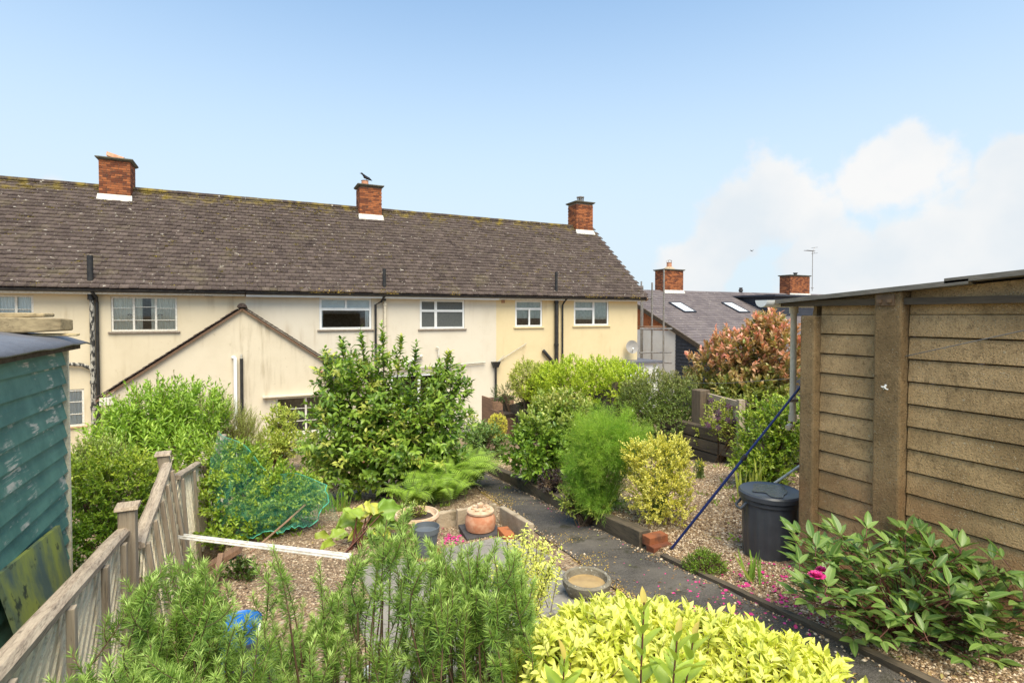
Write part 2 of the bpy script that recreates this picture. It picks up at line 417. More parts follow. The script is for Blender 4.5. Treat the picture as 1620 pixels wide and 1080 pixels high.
simple('white_upvc', (.80, .80, .78), (.72, .72, .69), 3, .35)
simple('dirty_upvc', (.80, .79, .76), (.60, .56, .49), 16, .55)
simple('white_paint', (.74, .71, .63), (.58, .53, .44), 22, .6, .2)
simple('pale_pipe', (.68, .60, .46), (.55, .48, .36), 12, .6)
simple('grey_pipe', (.50, .48, .42), (.38, .35, .28), 14, .7)
simple('brown_sill', (.22, .17, .13), (.32, .27, .22), 14, .8)
simple('terracotta_sill', (.40, .24, .15), (.30, .18, .12), 14, .85)
simple('curtain_net', (.88, .88, .86), (.80, .80, .80), 5, .9)
simple('curtain_beige', (.82, .77, .66), (.70, .64, .53), 5, .9)
simple('blind_white', (.72, .74, .76), (.66, .68, .70), 5, .6)
simple('blind_green', (.52, .53, .45), (.40, .42, .35), 9, .7)
simple('steel', (.36, .34, .32), (.24, .21, .18), 11, .5, 0, 40, .6)
simple('dish_grey', (.22, .21, .20), (.30, .28, .26), 5, .55)
simple('clad_dark', (.028, .032, .045), (.042, .046, .06), 5, .6)
simple('sheet_white', (.80, .79, .77), (.70, .68, .66), 1.5, .7)
simple('bird_black', (.012, .012, .015), (.03, .03, .035), 30, .5)
simple('dark_soil', (.045, .032, .022), (.08, .058, .04), 14, .95, .6, 60)
def glass():
    t = NT('window_glass')
    tr = t.new('ShaderNodeBsdfTransparent'); tr.inputs[0].default_value = (.94, .96, .95, 1)
    gl = t.new('ShaderNodeBsdfGlossy'); gl.inputs['Roughness'].default_value = .03
    fr = t.new('ShaderNodeFresnel'); fr.inputs[0].default_value = 1.5
    mx = t.new('ShaderNodeMixShader'); t.link(t.math('ADD', fr.outputs[0], .01), mx.inputs[0]); t.link(tr.outputs[0], mx.inputs[1]); t.link(gl.outputs[0], mx.inputs[2])
    t.link(mx.outputs[0], t.out.inputs[0]); MATS['window_glass'] = t.m
glass()
def obscure():
    t = NT('obscured_glass'); t.bump(t.vor(70), .7, .01); t.done(t.mix(t.noise(20, 4), (.045, .05, .045), (.13, .135, .12)), .22, 0, .6)
obscure()
def sky_glass():
    t = NT('rooflight_glass'); t.done((.74, .77, .79), .25, 0, .8)
sky_glass()
def teal():
    t = NT('teal_paint'); v = t.pos((1, .09, 1))
    c = t.mix(t.ramp(t.noise(5, 4), .3, .7), (.065, .180, .145), (.115, .265, .205))
    n = t.noise(26, 7, v, .7, .5)
    wear = t.math('MULTIPLY', t.ramp(n, .50, .56), t.ramp(t.noise(3.6, 4), .52, .64))
    c = t.mix(wear, c, (.58, .54, .44))
    c = t.mix(t.ramp(t.noise(18, 5, v), .64, .72, 0, .55), c, (.02, .06, .06))
    t.bump(n, .5, .006); t.done(c, .62, 0, .35)
teal()
wood('beam_wood', (.36, .28, .16), (.20, .15, .085), 'x', .85, 9, (.07, .05, .03), .7, .8)
wood('grey_wood', (.42, .34, .25), (.25, .19, .14), 'y', .85, 30, (.07, .05, .035), .7)
wood('grey_post', (.30, .235, .165), (.42, .35, .26), 'z', .85, 30, (.07, .05, .035), .7)
wood('slat_wood', (.88, .74, .52), (.68, .55, .37), 'y', .85, 30, (.26, .20, .13), .35, .5, .14)
wood('sleeper_wood', (.13, .10, .065), (.075, .06, .045), 'y', .9, 12, (.03, .025, .02), .6)
wood('brown_wood', (.30, .18, .11), (.20, .12, .08), 'y', .85, 14)
wood('brown_post', (.20, .15, .10), (.12, .09, .065), 'z', .9, 24, (.04, .03, .02), .7)
wood('bamboo', (.50, .40, .22), (.40, .26, .12), 'x', .6, 14)
def felt():
    t = NT('roof_felt'); t.bump(t.noise(22, 5), .5, .02); t.done(t.mix(t.noise(5, 6), (.065, .068, .085), (.17, .175, .20)), .45, 0, .5)
felt()
def garage(name, k):
    t = NT(name); r = t.orand()
    c = t.mix(t.ramp(t.noise(2.6, 7, None, .68), .38, .62), (.52, .375, .205), (.33, .235, .125))
    c = t.mix(t.ramp(r, 0, 1, 0, .35), c, (.56, .42, .25))
    sp = t.ramp(t.vor(70), .16, .26, 1, 0)
    msk = t.ramp(t.noise(5, 6, None, .7), .44, .60)
    c = t.mix(t.math('MULTIPLY', sp, t.math('MULTIPLY', msk, .95)), c, (.74, .64, .46))
    c = t.mix(t.math('MULTIPLY', t.ramp(t.noise(120, 3), .55, .68), .6), c, (.055, .042, .024))
    c = t.mix(t.ramp(t.vor(14), .06, .12, .75, 0), c, (.50, .45, .33))
    c = t.mix(t.ramp(t.noise(26, 8, t.pos((1, 1, .7)), .75), .50, .66, 0, .55), c, (.17, .125, .07))
    c = t.mix(t.ramp(t.noise(3, 6), .52, .70, 0, .35), c, (.18, .13, .07))
    g = t.new('ShaderNodeNewGeometry'); sx = t.new('ShaderNodeSeparateXYZ'); t.link(g.outputs['Position'], sx.inputs[0])
    c = t.mix(t.math('MULTIPLY', t.ramp(sx.outputs[2], -.85, -1.75, 0, .75), t.ramp(t.noise(1.4, 4), .35, .6)), c, (.52, .25, .12))
    t.bump(t.math('ADD', t.math('MULTIPLY', sp, .6), t.noise(90, 4)), .9, .010); t.done(t.mix(1.0, c, (k, k * .93, k * .84), 'MULTIPLY'), .93, 0, .15)
garage('exposed_concrete', 1.0); garage('post_concrete', .62)
simple('asbestos', (.16, .145, .12), (.26, .23, .19), 12, .92, .5, 60, 0, .4, (1, .3, 1))
def gravel(name, cs):
    t = NT(name); a = t.attr('leaf'); s = t.new('ShaderNodeSeparateColor'); t.link(a.outputs['Color'], s.inputs[0])
    c = t.mix(t.ramp(s.outputs[0], 0, .5), cs[0], cs[1]); c = t.mix(t.ramp(s.outputs[0], .55, 1), c, cs[2]); t.done(c, .8, 0, .3)
gravel('pebble', [(.10, .055, .028), (.36, .24, .13), (.74, .60, .43)])
gravel('bark_chip', [(.10, .062, .04), (.30, .21, .135), (.58, .46, .32)])
def groundmat():
    t = NT('garden_soil'); v = t.vor(48, None, 'Color'); s = t.new('ShaderNodeSeparateColor'); t.link(v, s.inputs[0])
    c = t.mix(s.outputs[0], (.15, .098, .058), (.42, .30, .19))
    c = t.mix(t.ramp(s.outputs[1], .85, .95), c, (.48, .40, .30))
    c = t.mix(t.ramp(t.noise(1.1, 5), .5, .66, 0, .5), c, (.09, .07, .042))
    t.bump(t.vor(48), .8, .02); t.done(c, .95, 0, .15)
groundmat()
def asphalt():
    t = NT('asphalt'); v = t.vor(150, None, 'Color'); s = t.new('ShaderNodeSeparateColor'); t.link(v, s.inputs[0])
    c = t.mix(s.outputs[0], (.045, .040, .035), (.125, .112, .098))
    c = t.mix(t.ramp(t.noise(1.6, 6), .42, .68, 0, .75), c, (.165, .145, .122))
    c = t.mix(t.ramp(t.noise(3.6, 7, None, .7), .55, .66, 0, .8), c, (.042, .040, .022))
    c = t.mix(t.ramp(t.noise(90, 2), .70, .75, 0, .7), c, (.24, .21, .17))
    t.bump(t.vor(150), .6, .008); t.done(c, .92, 0, .2)
asphalt()
def conc():
    t = NT('old_concrete')
    c = t.mix(t.noise(3, 7), (.20, .18, .15), (.36, .33, .29)); c = t.mix(t.ramp(t.noise(9, 6), .55, .68, 0, .8), c, (.10, .095, .08))
    c = t.mix(t.ramp(t.noise(5, 5), .64, .72, 0, .8), c, (.17, .11, .02)); t.bump(t.noise(60, 6), .7, .012); t.done(c, .95, 0, .15)
conc()
def stone():
    t = NT('trough_stone'); c = t.mix(t.noise(7, 7), (.30, .22, .14), (.50, .42, .31)); c = t.mix(t.ramp(t.noise(4, 6), .55, .7, 0, .7), c, (.14, .11, .06))
    t.bump(t.noise(40, 6), .7, .012); t.done(c, .95, 0, .15)
stone()
def bowl():
    t = NT('lichen_stone'); c = t.mix(t.noise(18, 6), (.11, .095, .065), (.30, .27, .21)); c = t.mix(t.ramp(t.vor(30), .12, .25, .7, 0), c, (.55, .53, .46))
    t.bump(t.noise(60, 6), .8, .01); t.done(c, .95, 0, .15)
bowl()
simple('silt', (.42, .29, .13), (.33, .22, .10), 14, .35)
def algae():
    t = NT('algae_board'); v = t.pos((1, 1, .5)); c = t.mix(t.ramp(t.noise(2.2, 5, v), .40, .60), (.10, .15, .12), (.34, .37, .07))
    c = t.mix(t.ramp(t.noise(13, 6, t.pos((1, .6, .6))), .56, .66), c, (.045, .06, .035)); t.bump(t.noise(30, 5), .4, .006); t.done(c, .7)
algae()
simple('bin_plastic', (.040, .045, .055), (.06, .066, .078), 4, .38, 0, 40, 0, .5)
simple('grey_plastic', (.10, .115, .13), (.13, .145, .16), 5, .45)
simple('blue_plastic', (.015, .14, .48), (.02, .17, .55), 5, .3)
simple('blue_pole', (.012, .022, .10), (.018, .03, .13), 5, .3)
simple('wire', (.20, .19, .18), None, 5, .5)
simple('net_green', (.05, .30, .19), (.08, .40, .27), 5, .5)
simple('bark_dark', (.055, .040, .028), (.11, .085, .06), 18, .9, .5, 60)
simple('stem_red', (.12, .035, .03), (.16, .07, .04), 18, .6)
simple('stem_green', (.13, .20, .04), (.20, .26, .07), 18, .6)
simple('stem_brown', (.16, .10, .055), (.11, .07, .04), 18, .8)
simple('petal_pink', (.62, .04, .24), (.50, .03, .16), 9, .6)
simple('clematis_petal', (.022, .004, .016), (.05, .007, .03), 9, .6)
simple('slate', (.045, .042, .045), (.075, .07, .07), 9, .7, .4)
simple('lid_water', (.02, .018, .012), (.06, .05, .035), 30, .10, .4, 60, 0, .6)
leafmat('leaf_apple', (.085, .18, .018), (.34, .48, .06), (.58, .56, .12), rough=.36)
leafmat('leaf_rosemary', (.14, .26, .04), (.38, .55, .11), (.58, .72, .24), rough=.5, trans=.3, rib=0)
leafmat('leaf_gold', (.50, .57, .06), (.88, .85, .16), (.92, .89, .34), rough=.5, trans=.32)
leafmat('leaf_laurel', (.30, .44, .05), (.50, .60, .09), (.62, .46, .12), rough=.3)
leafmat('leaf_peony', (.070, .145, .030), (.185, .30, .062), (.30, .42, .10), rough=.36, rib=.4)
leafmat('leaf_rhubarb', (.18, .32, .04), (.40, .50, .07), (.60, .58, .10), rough=.45, rib=.6)
leafmat('leaf_hedge', (.28, .42, .02), (.58, .70, .05), (.74, .78, .10), rough=.4)
leafmat('leaf_varieg', (0.237, 0.338, 0.037), (0.575, 0.600, 0.112), (0.700, 0.675, 0.188), rough=.4)
leafmat('leaf_privet', (.085, .20, .016), (.28, .43, .03), (.58, .62, .07), rough=.36)
leafmat('leaf_loose', (.18, .34, .03), (.42, .58, .075), (.34, .20, .12), rough=.45)
leafmat('leaf_feather', (.32, .44, .06), (.55, .64, .14), (.66, .68, .22), rough=.5, rib=0)
leafmat('leaf_elae', (.085, .19, .018), (.28, .42, .045), (.68, .60, .20), rough=.3)
leafmat('leaf_fennel', (.17, .37, .04), (.40, .62, .09), (.66, .76, .15), rough=.6, trans=.45, rib=0)
leafmat('leaf_euon', (.58, .53, .05), (.86, .78, .13), (.92, .85, .28), rough=.42)
leafmat('leaf_fern', (.13, .27, .025), (.32, .52, .05), (.48, .60, .09), rough=.5)
leafmat('leaf_photinia', (.085, .17, .025), (.30, .38, .07), (.88, .34, .27), rough=.32)
leafmat('leaf_dark', (.030, .070, .010), (.10, .17, .022), (.25, .28, .07), rough=.32)
leafmat('leaf_iris', (0.138, 0.300, 0.035), (0.300, 0.475, 0.075), (0.525, 0.525, 0.125), rough=.45)
leafmat('leaf_olive', (.085, .15, .025), (.27, .35, .07), (.52, .40, .20), rough=.4)
leafmat('leaf_purple', (.03, .018, .022), (.07, .04, .04), None, rough=.4)

# ================================================================== ground, path, paving
def sheet(name, us, ss, dz, mat, kind='structure', zf=None):
    U, S = np.meshgrid(us, ss); Z = (gz(U, S) if zf is None else zf(U, S)) + dz
    V = np.stack([U, S, Z], -1).reshape(-1, 3); nu = len(us); ns = len(ss)
    i = (np.arange(ns - 1)[:, None] * nu + np.arange(nu - 1)[None]).ravel()
    F = np.concatenate([np.stack([i, i + 1, i + nu + 1], 1), np.stack([i, i + nu + 1, i + nu], 1)])
    o = put(tri_mesh(name, V, F), name, mat); o['kind'] = kind; return o
def axis(parts):
    return np.unique(np.concatenate([np.linspace(*p) for p in parts]).round(4))
sheet('ground', axis([(-1200, -40, 12), (-40, -4, 19), (-4, 9, 164), (9, 40, 32), (40, 1500, 14)]),
      axis([(-300, -10, 6), (-10, 0, 21), (0, 13, 150), (13, 30, 35), (30, 1500, 20)]), 0, 'garden_soil')
def strip(name, s0, s1, left, right, dz, mat, n=60, cols=6):
    ss = np.linspace(s0, s1, n); V = []; F = []
    for i, s in enumerate(ss):
        l, r = float(left(s)), float(right(s))
        for k in range(cols):
            u = l + (r - l) * k / (cols - 1); V.append((u, s, -1.54 - .149 * min(s, 18.0) + dz))
    for i in range(n - 1):
        for k in range(cols - 1): a = i * cols + k; F += [(a, a + 1, a + cols + 1), (a, a + cols + 1, a + cols)]
    o = put(tri_mesh(name, np.array(V), np.array(F)), name, mat); return struct(o)
strip('path', .2, 15.5, lambda s: path_left(s) + .015 * math.sin(s * 5), lambda s: path_right(s) + .012 * math.sin(s * 7 + 1), .012, 'asphalt')
# concrete hardstanding left of the path, cast in bays with open joints
for (s0, s1, a, b) in ((3.02, 4.02, .62, 1.42), (3.02, 4.02, 1.44, 2.28), (4.04, 4.86, .80, 1.50), (4.04, 4.92, 1.52, 2.36), (2.0, 3.0, .6, 1.40), (2.0, 3.0, 1.42, 2.16)):
    m = MB(); P = [(a, s0), (b, s0 + .02), (b - .02, s1), (a + .02, s1 - .01)]
    m.hexa([(u, s, float(gz(u, s)) - .05) for u, s in P], [(u, s, float(gz(u, s)) + .022 + random.uniform(0, .008)) for u, s in P])
    o = m.build('paving_slab', 'old_concrete', None, bevel=.008); struct(o)
m = MB(); P = [(3.0, 15.5), (9.0, 15.5), (9.0, 19.2), (-9, 19.2), (-9, 16.2), (3.0, 16.2)]
m.quad(*[(u, s, float(gz(u, s)) + .012) for u, s in [(-9, 16.6), (8.6, 16.6), (8.6, 18.0), (-9, 18.0)]])
m.quad(*[(u, s, float(gz(u, s)) + .012) for u, s in [(-9, 18.0), (8.6, 18.0), (8.6, 19.2), (-9, 19.2)]])
struct(m.build('patio', 'old_concrete'))

def pebbles(name, n, region, size, mat, zoff=0.0, flat=.6):
    U, S = region(n); k = len(U); z = gz(U, S) + zoff
    o = np.array([(1, 0, 0), (-1, 0, 0), (0, 1, 0), (0, -1, 0), (0, 0, 1), (0, 0, -1)], float)
    f = np.array([(0, 2, 4), (2, 1, 4), (1, 3, 4), (3, 0, 4), (2, 0, 5), (1, 2, 5), (3, 1, 5), (0, 3, 5)])
    sc = size * (.45 + 1.3 * RNG.random((k, 1, 1)) ** 2.2); V = o[None] * sc * RNG.uniform(.65, 1.2, (k, 6, 1)); V[..., 2] *= flat; V[..., 0] *= RNG.uniform(.7, 1.6, (k, 1))
    a = RNG.uniform(0, 6.28, k); c, s_ = np.cos(a)[:, None], np.sin(a)[:, None]; tl = RNG.normal(0, .35, (k, 1))
    x, y = V[..., 0] * c - V[..., 1] * s_, V[..., 0] * s_ + V[..., 1] * c
    V = np.stack([x + U[:, None], y + S[:, None], V[..., 2] + x * tl + z[:, None]], -1)
    C = np.ones((k, 6, 4)); C[..., 0] = RNG.random((k, 1))
    F = f[None] + (np.arange(k) * 6)[:, None, None]
    ob = put(tri_mesh(name, V.reshape(-1, 3), F.reshape(-1, 3), C.reshape(-1, 4)), name, mat, None, 'stuff'); return ob
def reg_strip(n):
    S = RNG.uniform(.8, 4.1, n) ** 1.0; l = path_right(S) + .06; return l + (3.76 - l) * RNG.random(n), S
def reg_bed(n):
    S = 3.2 + 7.0 * RNG.random(n) ** 1.35; l = path_right(S) + .12; return l + (6.6 - l) * RNG.random(n), S
def reg_left(n):
    S = 4.2 + 6.3 * RNG.random(n) ** 1.25; r = path_left(S) - .05; U = -.22 + (r + .22) * RNG.random(n); k = (S > 4.95) | (U < .8); return U[k], S[k]
tag(pebbles('gravel', 26000, reg_strip, .0085, 'pebble'), 'mixed brown gravel strip along the concrete garage wall', 'gravel')
tag(pebbles('gravel', 42000, reg_bed, .012, 'pebble'), 'pale gravel mulch in the raised bed behind the sleepers', 'gravel')
tag(pebbles('bark_mulch', 30000, reg_left, .013, 'bark_chip', 0, .45), 'brown bark and stone mulch left of the asphalt path', 'mulch')
def reg_edge(n):
    S = RNG.uniform(.8, 9, n); k = RNG.random(n) < .5
    return np.where(k, path_right(S) - np.abs(RNG.normal(0, .05, n)), path_left(S) + np.abs(RNG.normal(0, .05, n))), S
tag(pebbles('gravel', 1500, reg_edge, .009, 'pebble', .014), 'stray gravel scattered along the edges of the asphalt path', 'gravel')

# ================================================================== the terrace
SW, SE, SR, ZE, ZR, ZB = 19.2, 18.86, 23.2, .72, 4.42, -4.28
def wallgrid(mb, u0, u1, z0, z1, s, holes, depth=.22):
    us = sorted({u0, u1, *[h[0] for h in holes], *[h[1] for h in holes]}); zs = sorted({z0, z1, *[h[2] for h in holes], *[h[3] for h in holes]})
    for a, b in zip(us[:-1], us[1:]):
        for c, d in zip(zs[:-1], zs[1:]):
            mu, mz = (a + b) / 2, (c + d) / 2
            if any(h[0] < mu < h[1] and h[2] < mz < h[3] for h in holes): continue
            mb.quad((a, s, c), (b, s, c), (b, s, d), (a, s, d))
    for (a, b, c, d) in holes:
        for p, q in (((a, c), (b, c)), ((b, c), (b, d)), ((b, d), (a, d)), ((a, d), (a, c))):
            mb.quad((p[0], s, p[1]), (q[0], s, q[1]), (q[0], s + depth, q[1]), (p[0], s + depth, p[1]))
def rect_s(x0, y0, x1, y1, s):
    a = on_s(x0, y0, s); b = on_s(x1, y1, s); c = on_s(x0, y1, s); d = on_s(x1, y0, s)
    return (a.x, b.x, (b.z + c.z) / 2, (a.z + d.z) / 2)
def window(house, r, s, cols, rows=None, frame='white_upvc', fw=.055, sill=None, glassm='window_glass', curtain=None, label=None, handles=(), mull=()):
    """cols: list of (x0, x1, [row cuts]) in 0..1"""
    a, b, c, d = r; W, H = b - a, d - c; sf = s + .022
    m = MB(); e = .006
    m.box(a + e, b - e, sf, sf + .06, c + e, c + fw); m.box(a + e, b - e, sf, sf + .06, d - fw, d - e)
    m.box(a + e, a + fw, sf, sf + .06, c + fw, d - fw); m.box(b - fw, b - e, sf, sf + .06, c + fw, d - fw)
    panes = []
    for i, (x0, x1, cuts) in enumerate(cols):
        if x0 > 0: m.box(a + W * x0 - fw / 2, a + W * x0 + fw / 2, sf + .002, sf + .058, c + fw, d - fw)
        zz = [0] + list(cuts) + [1]
        for k, q in enumerate(zz[:-1]):
            xa = a + W * x0 + (fw if x0 == 0 else fw / 2); xb = a + W * x1 - (fw if x1 == 1 else fw / 2)
            bar = fw * (.75 if frame == 'white_upvc' else .35)
            za = c + H * q + (fw if q == 0 else bar / 2); zb = c + H * zz[k + 1] - (fw if zz[k + 1] == 1 else bar / 2)
            if q > 0: m.box(xa, xb, sf + .004, sf + .056, c + H * q - bar / 2, c + H * q + bar / 2)
            panes.append((xa, xb, za, zb))
            if frame == 'white_upvc':     # opening sash inside the frame
                g = .022
                m.box(xa, xb, sf - .008, sf + .04, za, za + g); m.box(xa, xb, sf - .008, sf + .04, zb - g, zb)
                m.box(xa, xa + g, sf - .008, sf + .04, za + g, zb - g); m.box(xb - g, xb, sf - .008, sf + .04, za + g, zb - g)
    for (x, z0, z1) in mull: m.box(a + W * x - fw * .6, a + W * x + fw * .6, sf - .012, sf + .05, c + H * z0 + fw * .4, c + H * z1 - fw * .4)
    o = m.build('window', frame, house)
    if label: o['label'] = label
    for p in panes:
        MB().box(p[0], p[1], sf + .026, sf + .032, p[2], p[3]).build('pane', glassm if not isinstance(glassm, list) else glassm[panes.index(p)], o)
    if sill: MB().box(a - .07, b + .07, s - .06, s + .020, c - .05, c - .004).build('sill', sill, o, bevel=.006)
    for (hx, hz) in handles:
        p = Vector((a + W * hx, sf - .012, c + H * hz)); MB().tube([p, p + Vector((.05, -.02, .035)), p + Vector((.12, -.012, .005))], .009, 6).build('handle', 'black_paint', o)
    return o
def curtain(win, r, s, x0, x1, z0, z1, mat, folds=9, name='curtain', dep=.085):
    a, b, c, d = r; W, H = b - a, d - c; n = folds * 6; m = MB(); top = []; bot = []
    for i in range(n + 1):
        t = i / n; x = a + W * (x0 + (x1 - x0) * t); y = s + dep + .014 * math.sin(t * folds * 2 * PI) + .006 * math.sin(t * 17)
        top.append((x, y, c + H * z1)); bot.append((x, y, c + H * z0))
    for i in range(n): m.quad(bot[i], bot[i + 1], top[i + 1], top[i])
    return m.build(name, mat, win, smooth=True)

H_A = thing('terraced_house', 'cream rendered terraced house at the left end with a brick chimney', 'house', (-4, SW, ZB))
H_B = thing('terraced_house', 'pale rendered middle terraced house behind the fruit tree', 'house', (4, SW, ZB))
H_C = thing('terraced_house', 'yellow rendered end terraced house with two small casement windows', 'house', (12, SW, ZB))
UB0, UB1, UB2, UB3 = -14.0, -.12, on_s(785, 600, SW).x, 15.62
rA1 = rect_s(-34, 469, 54, 523, SW); rA2 = rect_s(175, 469, 281, 524, SW); rA3 = rect_s(88, 616, 134, 675, SW)
rA1 = (rA1[0], rA1[1], rA2[2], rA2[3])
rB1 = rect_s(505, 471, 588, 521, SW); rB2 = rect_s(664, 474, 735, 520, SW); rB3 = rect_s(618, 591, 706, 640, SW)
rC1 = rect_s(815, 475, 858, 517, SW); rC2 = rect_s(908, 475, 963, 515, SW)
SG = 4.9   # roof half depth, wall to ridge and beyond
for (h, u0, u1, holes, mat) in ((H_A, UB0, UB1, [rA1, rA2, rA3], 'render_cream'), (H_B, UB1, UB2, [rB1, rB2, rB3], 'render_pale'), (H_C, UB2, UB3, [rC1, rC2], 'render_yellow')):
    m = MB(); wallgrid(m, u0, u1, ZB - .3, ZE + .02, SW, holes)
    sb = 2 * SR - SW
    m.quad((u1, sb, ZB - .3), (u0, sb, ZB - .3), (u0, sb, ZE), (u1, sb, ZE))
    for u in (u0, u1):
        m.quad((u, SW, ZB - .3), (u, sb, ZB - .3), (u, sb, ZE + .02), (u, SR, ZR - .12), (u, SW, ZE + .02))
    m.build('wall', mat, h)
    # dark floor between the storeys keeps the rooms apart
    MB().box(u0 + .05, u1 - .05, SW + .25, sb - .05, -1.75, -1.6).build('floor', 'brown_sill', h)
    MB().quad((u0 + .03, SW + 2.2, ZB), (u1 - .03, SW + 2.2, ZB), (u1 - .03, SW + 2.2, ZE), (u0 + .03, SW + 2.2, ZE)).build('inner_wall', 'brown_sill', h)
w = window(H_A, rA1, SW, [(0, 1/3, [.62]), (1/3, 2/3, [.62]), (2/3, 1, [.30, .62])], frame='white_paint', sill='brown_sill')
curtain(w, rA1, SW, 0, .98, .02, .98, 'curtain_net', 16)
w = window(H_A, rA2, SW, [(0, 1/3, [.32, .66]), (1/3, 2/3, [.32, .70]), (2/3, 1, [.32, .66])], frame='white_paint', sill='brown_sill', handles=((.24, .46), (.70, .46)))
curtain(w, rA2, SW, 0, .46, .02, .98, 'curtain_beige', 8); curtain(w, rA2, SW, .59, .98, .02, .98, 'curtain_beige', 7)
w = window(H_A, rA3, SW, [(0, 1, [.33, .66])], frame='white_paint', sill='terracotta_sill', handles=((.3, .42),))
curtain(w, rA3, SW, 0.02, .98, .02, .98, 'curtain_net', 7)
w = window(H_B, rB1, SW, [(0, 1, [.64])], sill='brown_sill', mull=((.5, .64, 1),))
for k in (0, 1): curtain(w, rB1, SW, .03 + .48 * k, .49 + .48 * k, .66, .98, 'blind_white', 1, 'blind', .085)
curtain(w, rB1, SW, .02, .07, .02, .65, 'curtain_net', 2); curtain(w, rB1, SW, .88, .98, .02, .65, 'curtain_net', 3)
window(H_B, rB2, SW, [(0, .35, [.62]), (.35, 1, [.62])], sill='brown_sill', glassm='obscured_glass', label='white bathroom window with patterned glass')
window(H_B, rB3, SW, [(0, .5, []), (.5, 1, [])], sill='brown_sill')
w = window(H_C, rC1, SW, [(0, 1, [.68])], sill='render_yellow', mull=((.52, 0, .68),)); curtain(w, rC1, SW, .05, .95, .32, .98, 'blind_green', 5, 'blind')
w = window(H_C, rC2, SW, [(0, .56, [.66]), (.56, 1, [])], sill='render_yellow'); curtain(w, rC2, SW, .05, .97, .25, .98, 'blind_green', 7, 'blind')

# roof: courses of plain tiles, each a small slab with its own tilt
GA, TW = .205, .232
slope = Vector((0, SR - SE + .05, ZR - ZE)); SLEN = slope.length; sd = slope / SLEN; sn = Vector((0, -sd.z, sd.y))
def tile_tpl():
    t, l, w = .034, GA * 1.22, TW * .485
    v = np.array([(-w, 0, .042), (w, 0, .042), (w, l, .004), (-w, l, .004), (-w, 0, .042 - t), (w, 0, .042 - t)], float)
    return v, np.array([(0, 1, 2), (0, 2, 3), (4, 5, 1), (4, 1, 0), (5, 2, 1), (4, 0, 3)])
TV, TF = tile_tpl()
def roof_tiles(house, u0, u1, single, mat='roof_tile', uend=None):
    rows = int(SLEN / GA); P = []
    for r in range(rows):
        u = math.floor(u0 / TW) * TW + (TW / 2 if r % 2 else 0)
        while u < u1 + .01:
            if u0 - .001 <= u < u1: P.append((u, r))
            u += TW
    P = np.array(P, float); n = len(P)
    base = np.array([0, SE - .06, ZE + .03]); sdn = np.array(sd); snn = np.array(sn)
    org = base + P[:, 1:2] * GA * sdn + P[:, :1] * np.array([1, 0, 0]) + snn * RNG.uniform(0, .012, (n, 1)) + sdn * RNG.normal(0, .006, (n, 1))
    org[:, 2] += -.03 * np.sin(P[:, 0] * .55 + 1) * np.sin(P[:, 1] / rows * PI)     # the old roof sags a little
    tint = np.clip(RNG.normal(.45, .18, n), 0, 1); tw = RNG.normal(0, .012, n)
    def verts(i, v):
        x = v[:, 0] - v[:, 1] * tw[i]; y = v[:, 1] + v[:, 0] * tw[i]
        return org[i] + x[:, None] * np.array([1, 0, 0]) + y[:, None] * sdn + v[:, 2:3] * snn
    d = org[:, 0] * math.sin(YAW) + org[:, 1] * math.cos(YAW); px = org[:, 0] * math.cos(YAW) - org[:, 1] * math.sin(YAW)
    vis = np.abs(px / d) < .95
    order = np.argsort(np.where(vis, d, 1e9)); top = set(order[:single].tolist()); cache = {}
    for i in top:
        k = int(tint[i] * 5.99)
        if k not in cache:
            C = np.ones((6, 4)); C[:, 0] = (k + .5) / 6
            V = TV[:, :1] * np.array([1, 0, 0]) + TV[:, 1:2] * sdn + TV[:, 2:3] * snn
            me = tri_mesh('tile', V, TF, C); me.materials.append(MATS[mat]); cache[k] = me
        o = bpy.data.objects.new('tile', cache[k]); COL.objects.link(o); o.parent = house; o.matrix_parent_inverse = PMI(house); o.location = org[i]
        o.rotation_euler = (0, tw[i] * .5, tw[i])
    rest = [i for i in range(n) if i not in top]
    V = np.concatenate([verts(i, TV) for i in rest]); F = (TF[None] + (np.arange(len(rest)) * 6)[:, None, None]).reshape(-1, 3)
    C = np.ones((len(rest), 6, 4)); C[..., 0] = tint[rest][:, None]
    put(tri_mesh('roof_tiles', V, F, C.reshape(-1, 4)), 'roof_tiles', mat, house, 'stuff')
    m = MB(); e0 = Vector((0, SE - .03, ZE + .0)); e1 = e0 + sd * (SLEN + .02); X = Vector((1, 0, 0))
    m.quad(e0 + X * u0, e0 + X * u1, e1 + X * u1, e1 + X * u0)
    m.quad((u0, SR, ZR + .02), (u1, SR, ZR + .02), (u1, 2 * SR - SE, ZE), (u0, 2 * SR - SE, ZE))
    m.build('roof', 'roof_tile', house)
    nr = round((u1 - u0) / .45); rw = (u1 - u0) / nr
    for k in range(nr):     # half-round ridge tiles
        a = u0 + k * rw; z = ZR + .03 + random.uniform(-.005, .006)
        mm = MB(); rings = []
        for x in (a + .004, a + rw - .004):
            rings.append([(x, SR + .13 * math.cos(q), z - .02 + .12 * math.sin(q)) for q in np.linspace(0, PI, 7)])
        mm._loft(rings, True).build('ridge_tile', 'roof_tile', house, smooth=True)
roof_tiles(H_A, UB0 + .0, UB1, 300); roof_tiles(H_B, UB1, UB2, 120); roof_tiles(H_C, UB2, UB3 + .28, 0)
m = MB()      # bargeboard at the right verge
for q in (0, 1):
    a = Vector((UB3 + .22, SE - .05, ZE - .06)); b = a + sd * SLEN
m.beam(a, b, .05, .14); m.build('bargeboard', 'brown_wood', H_C)
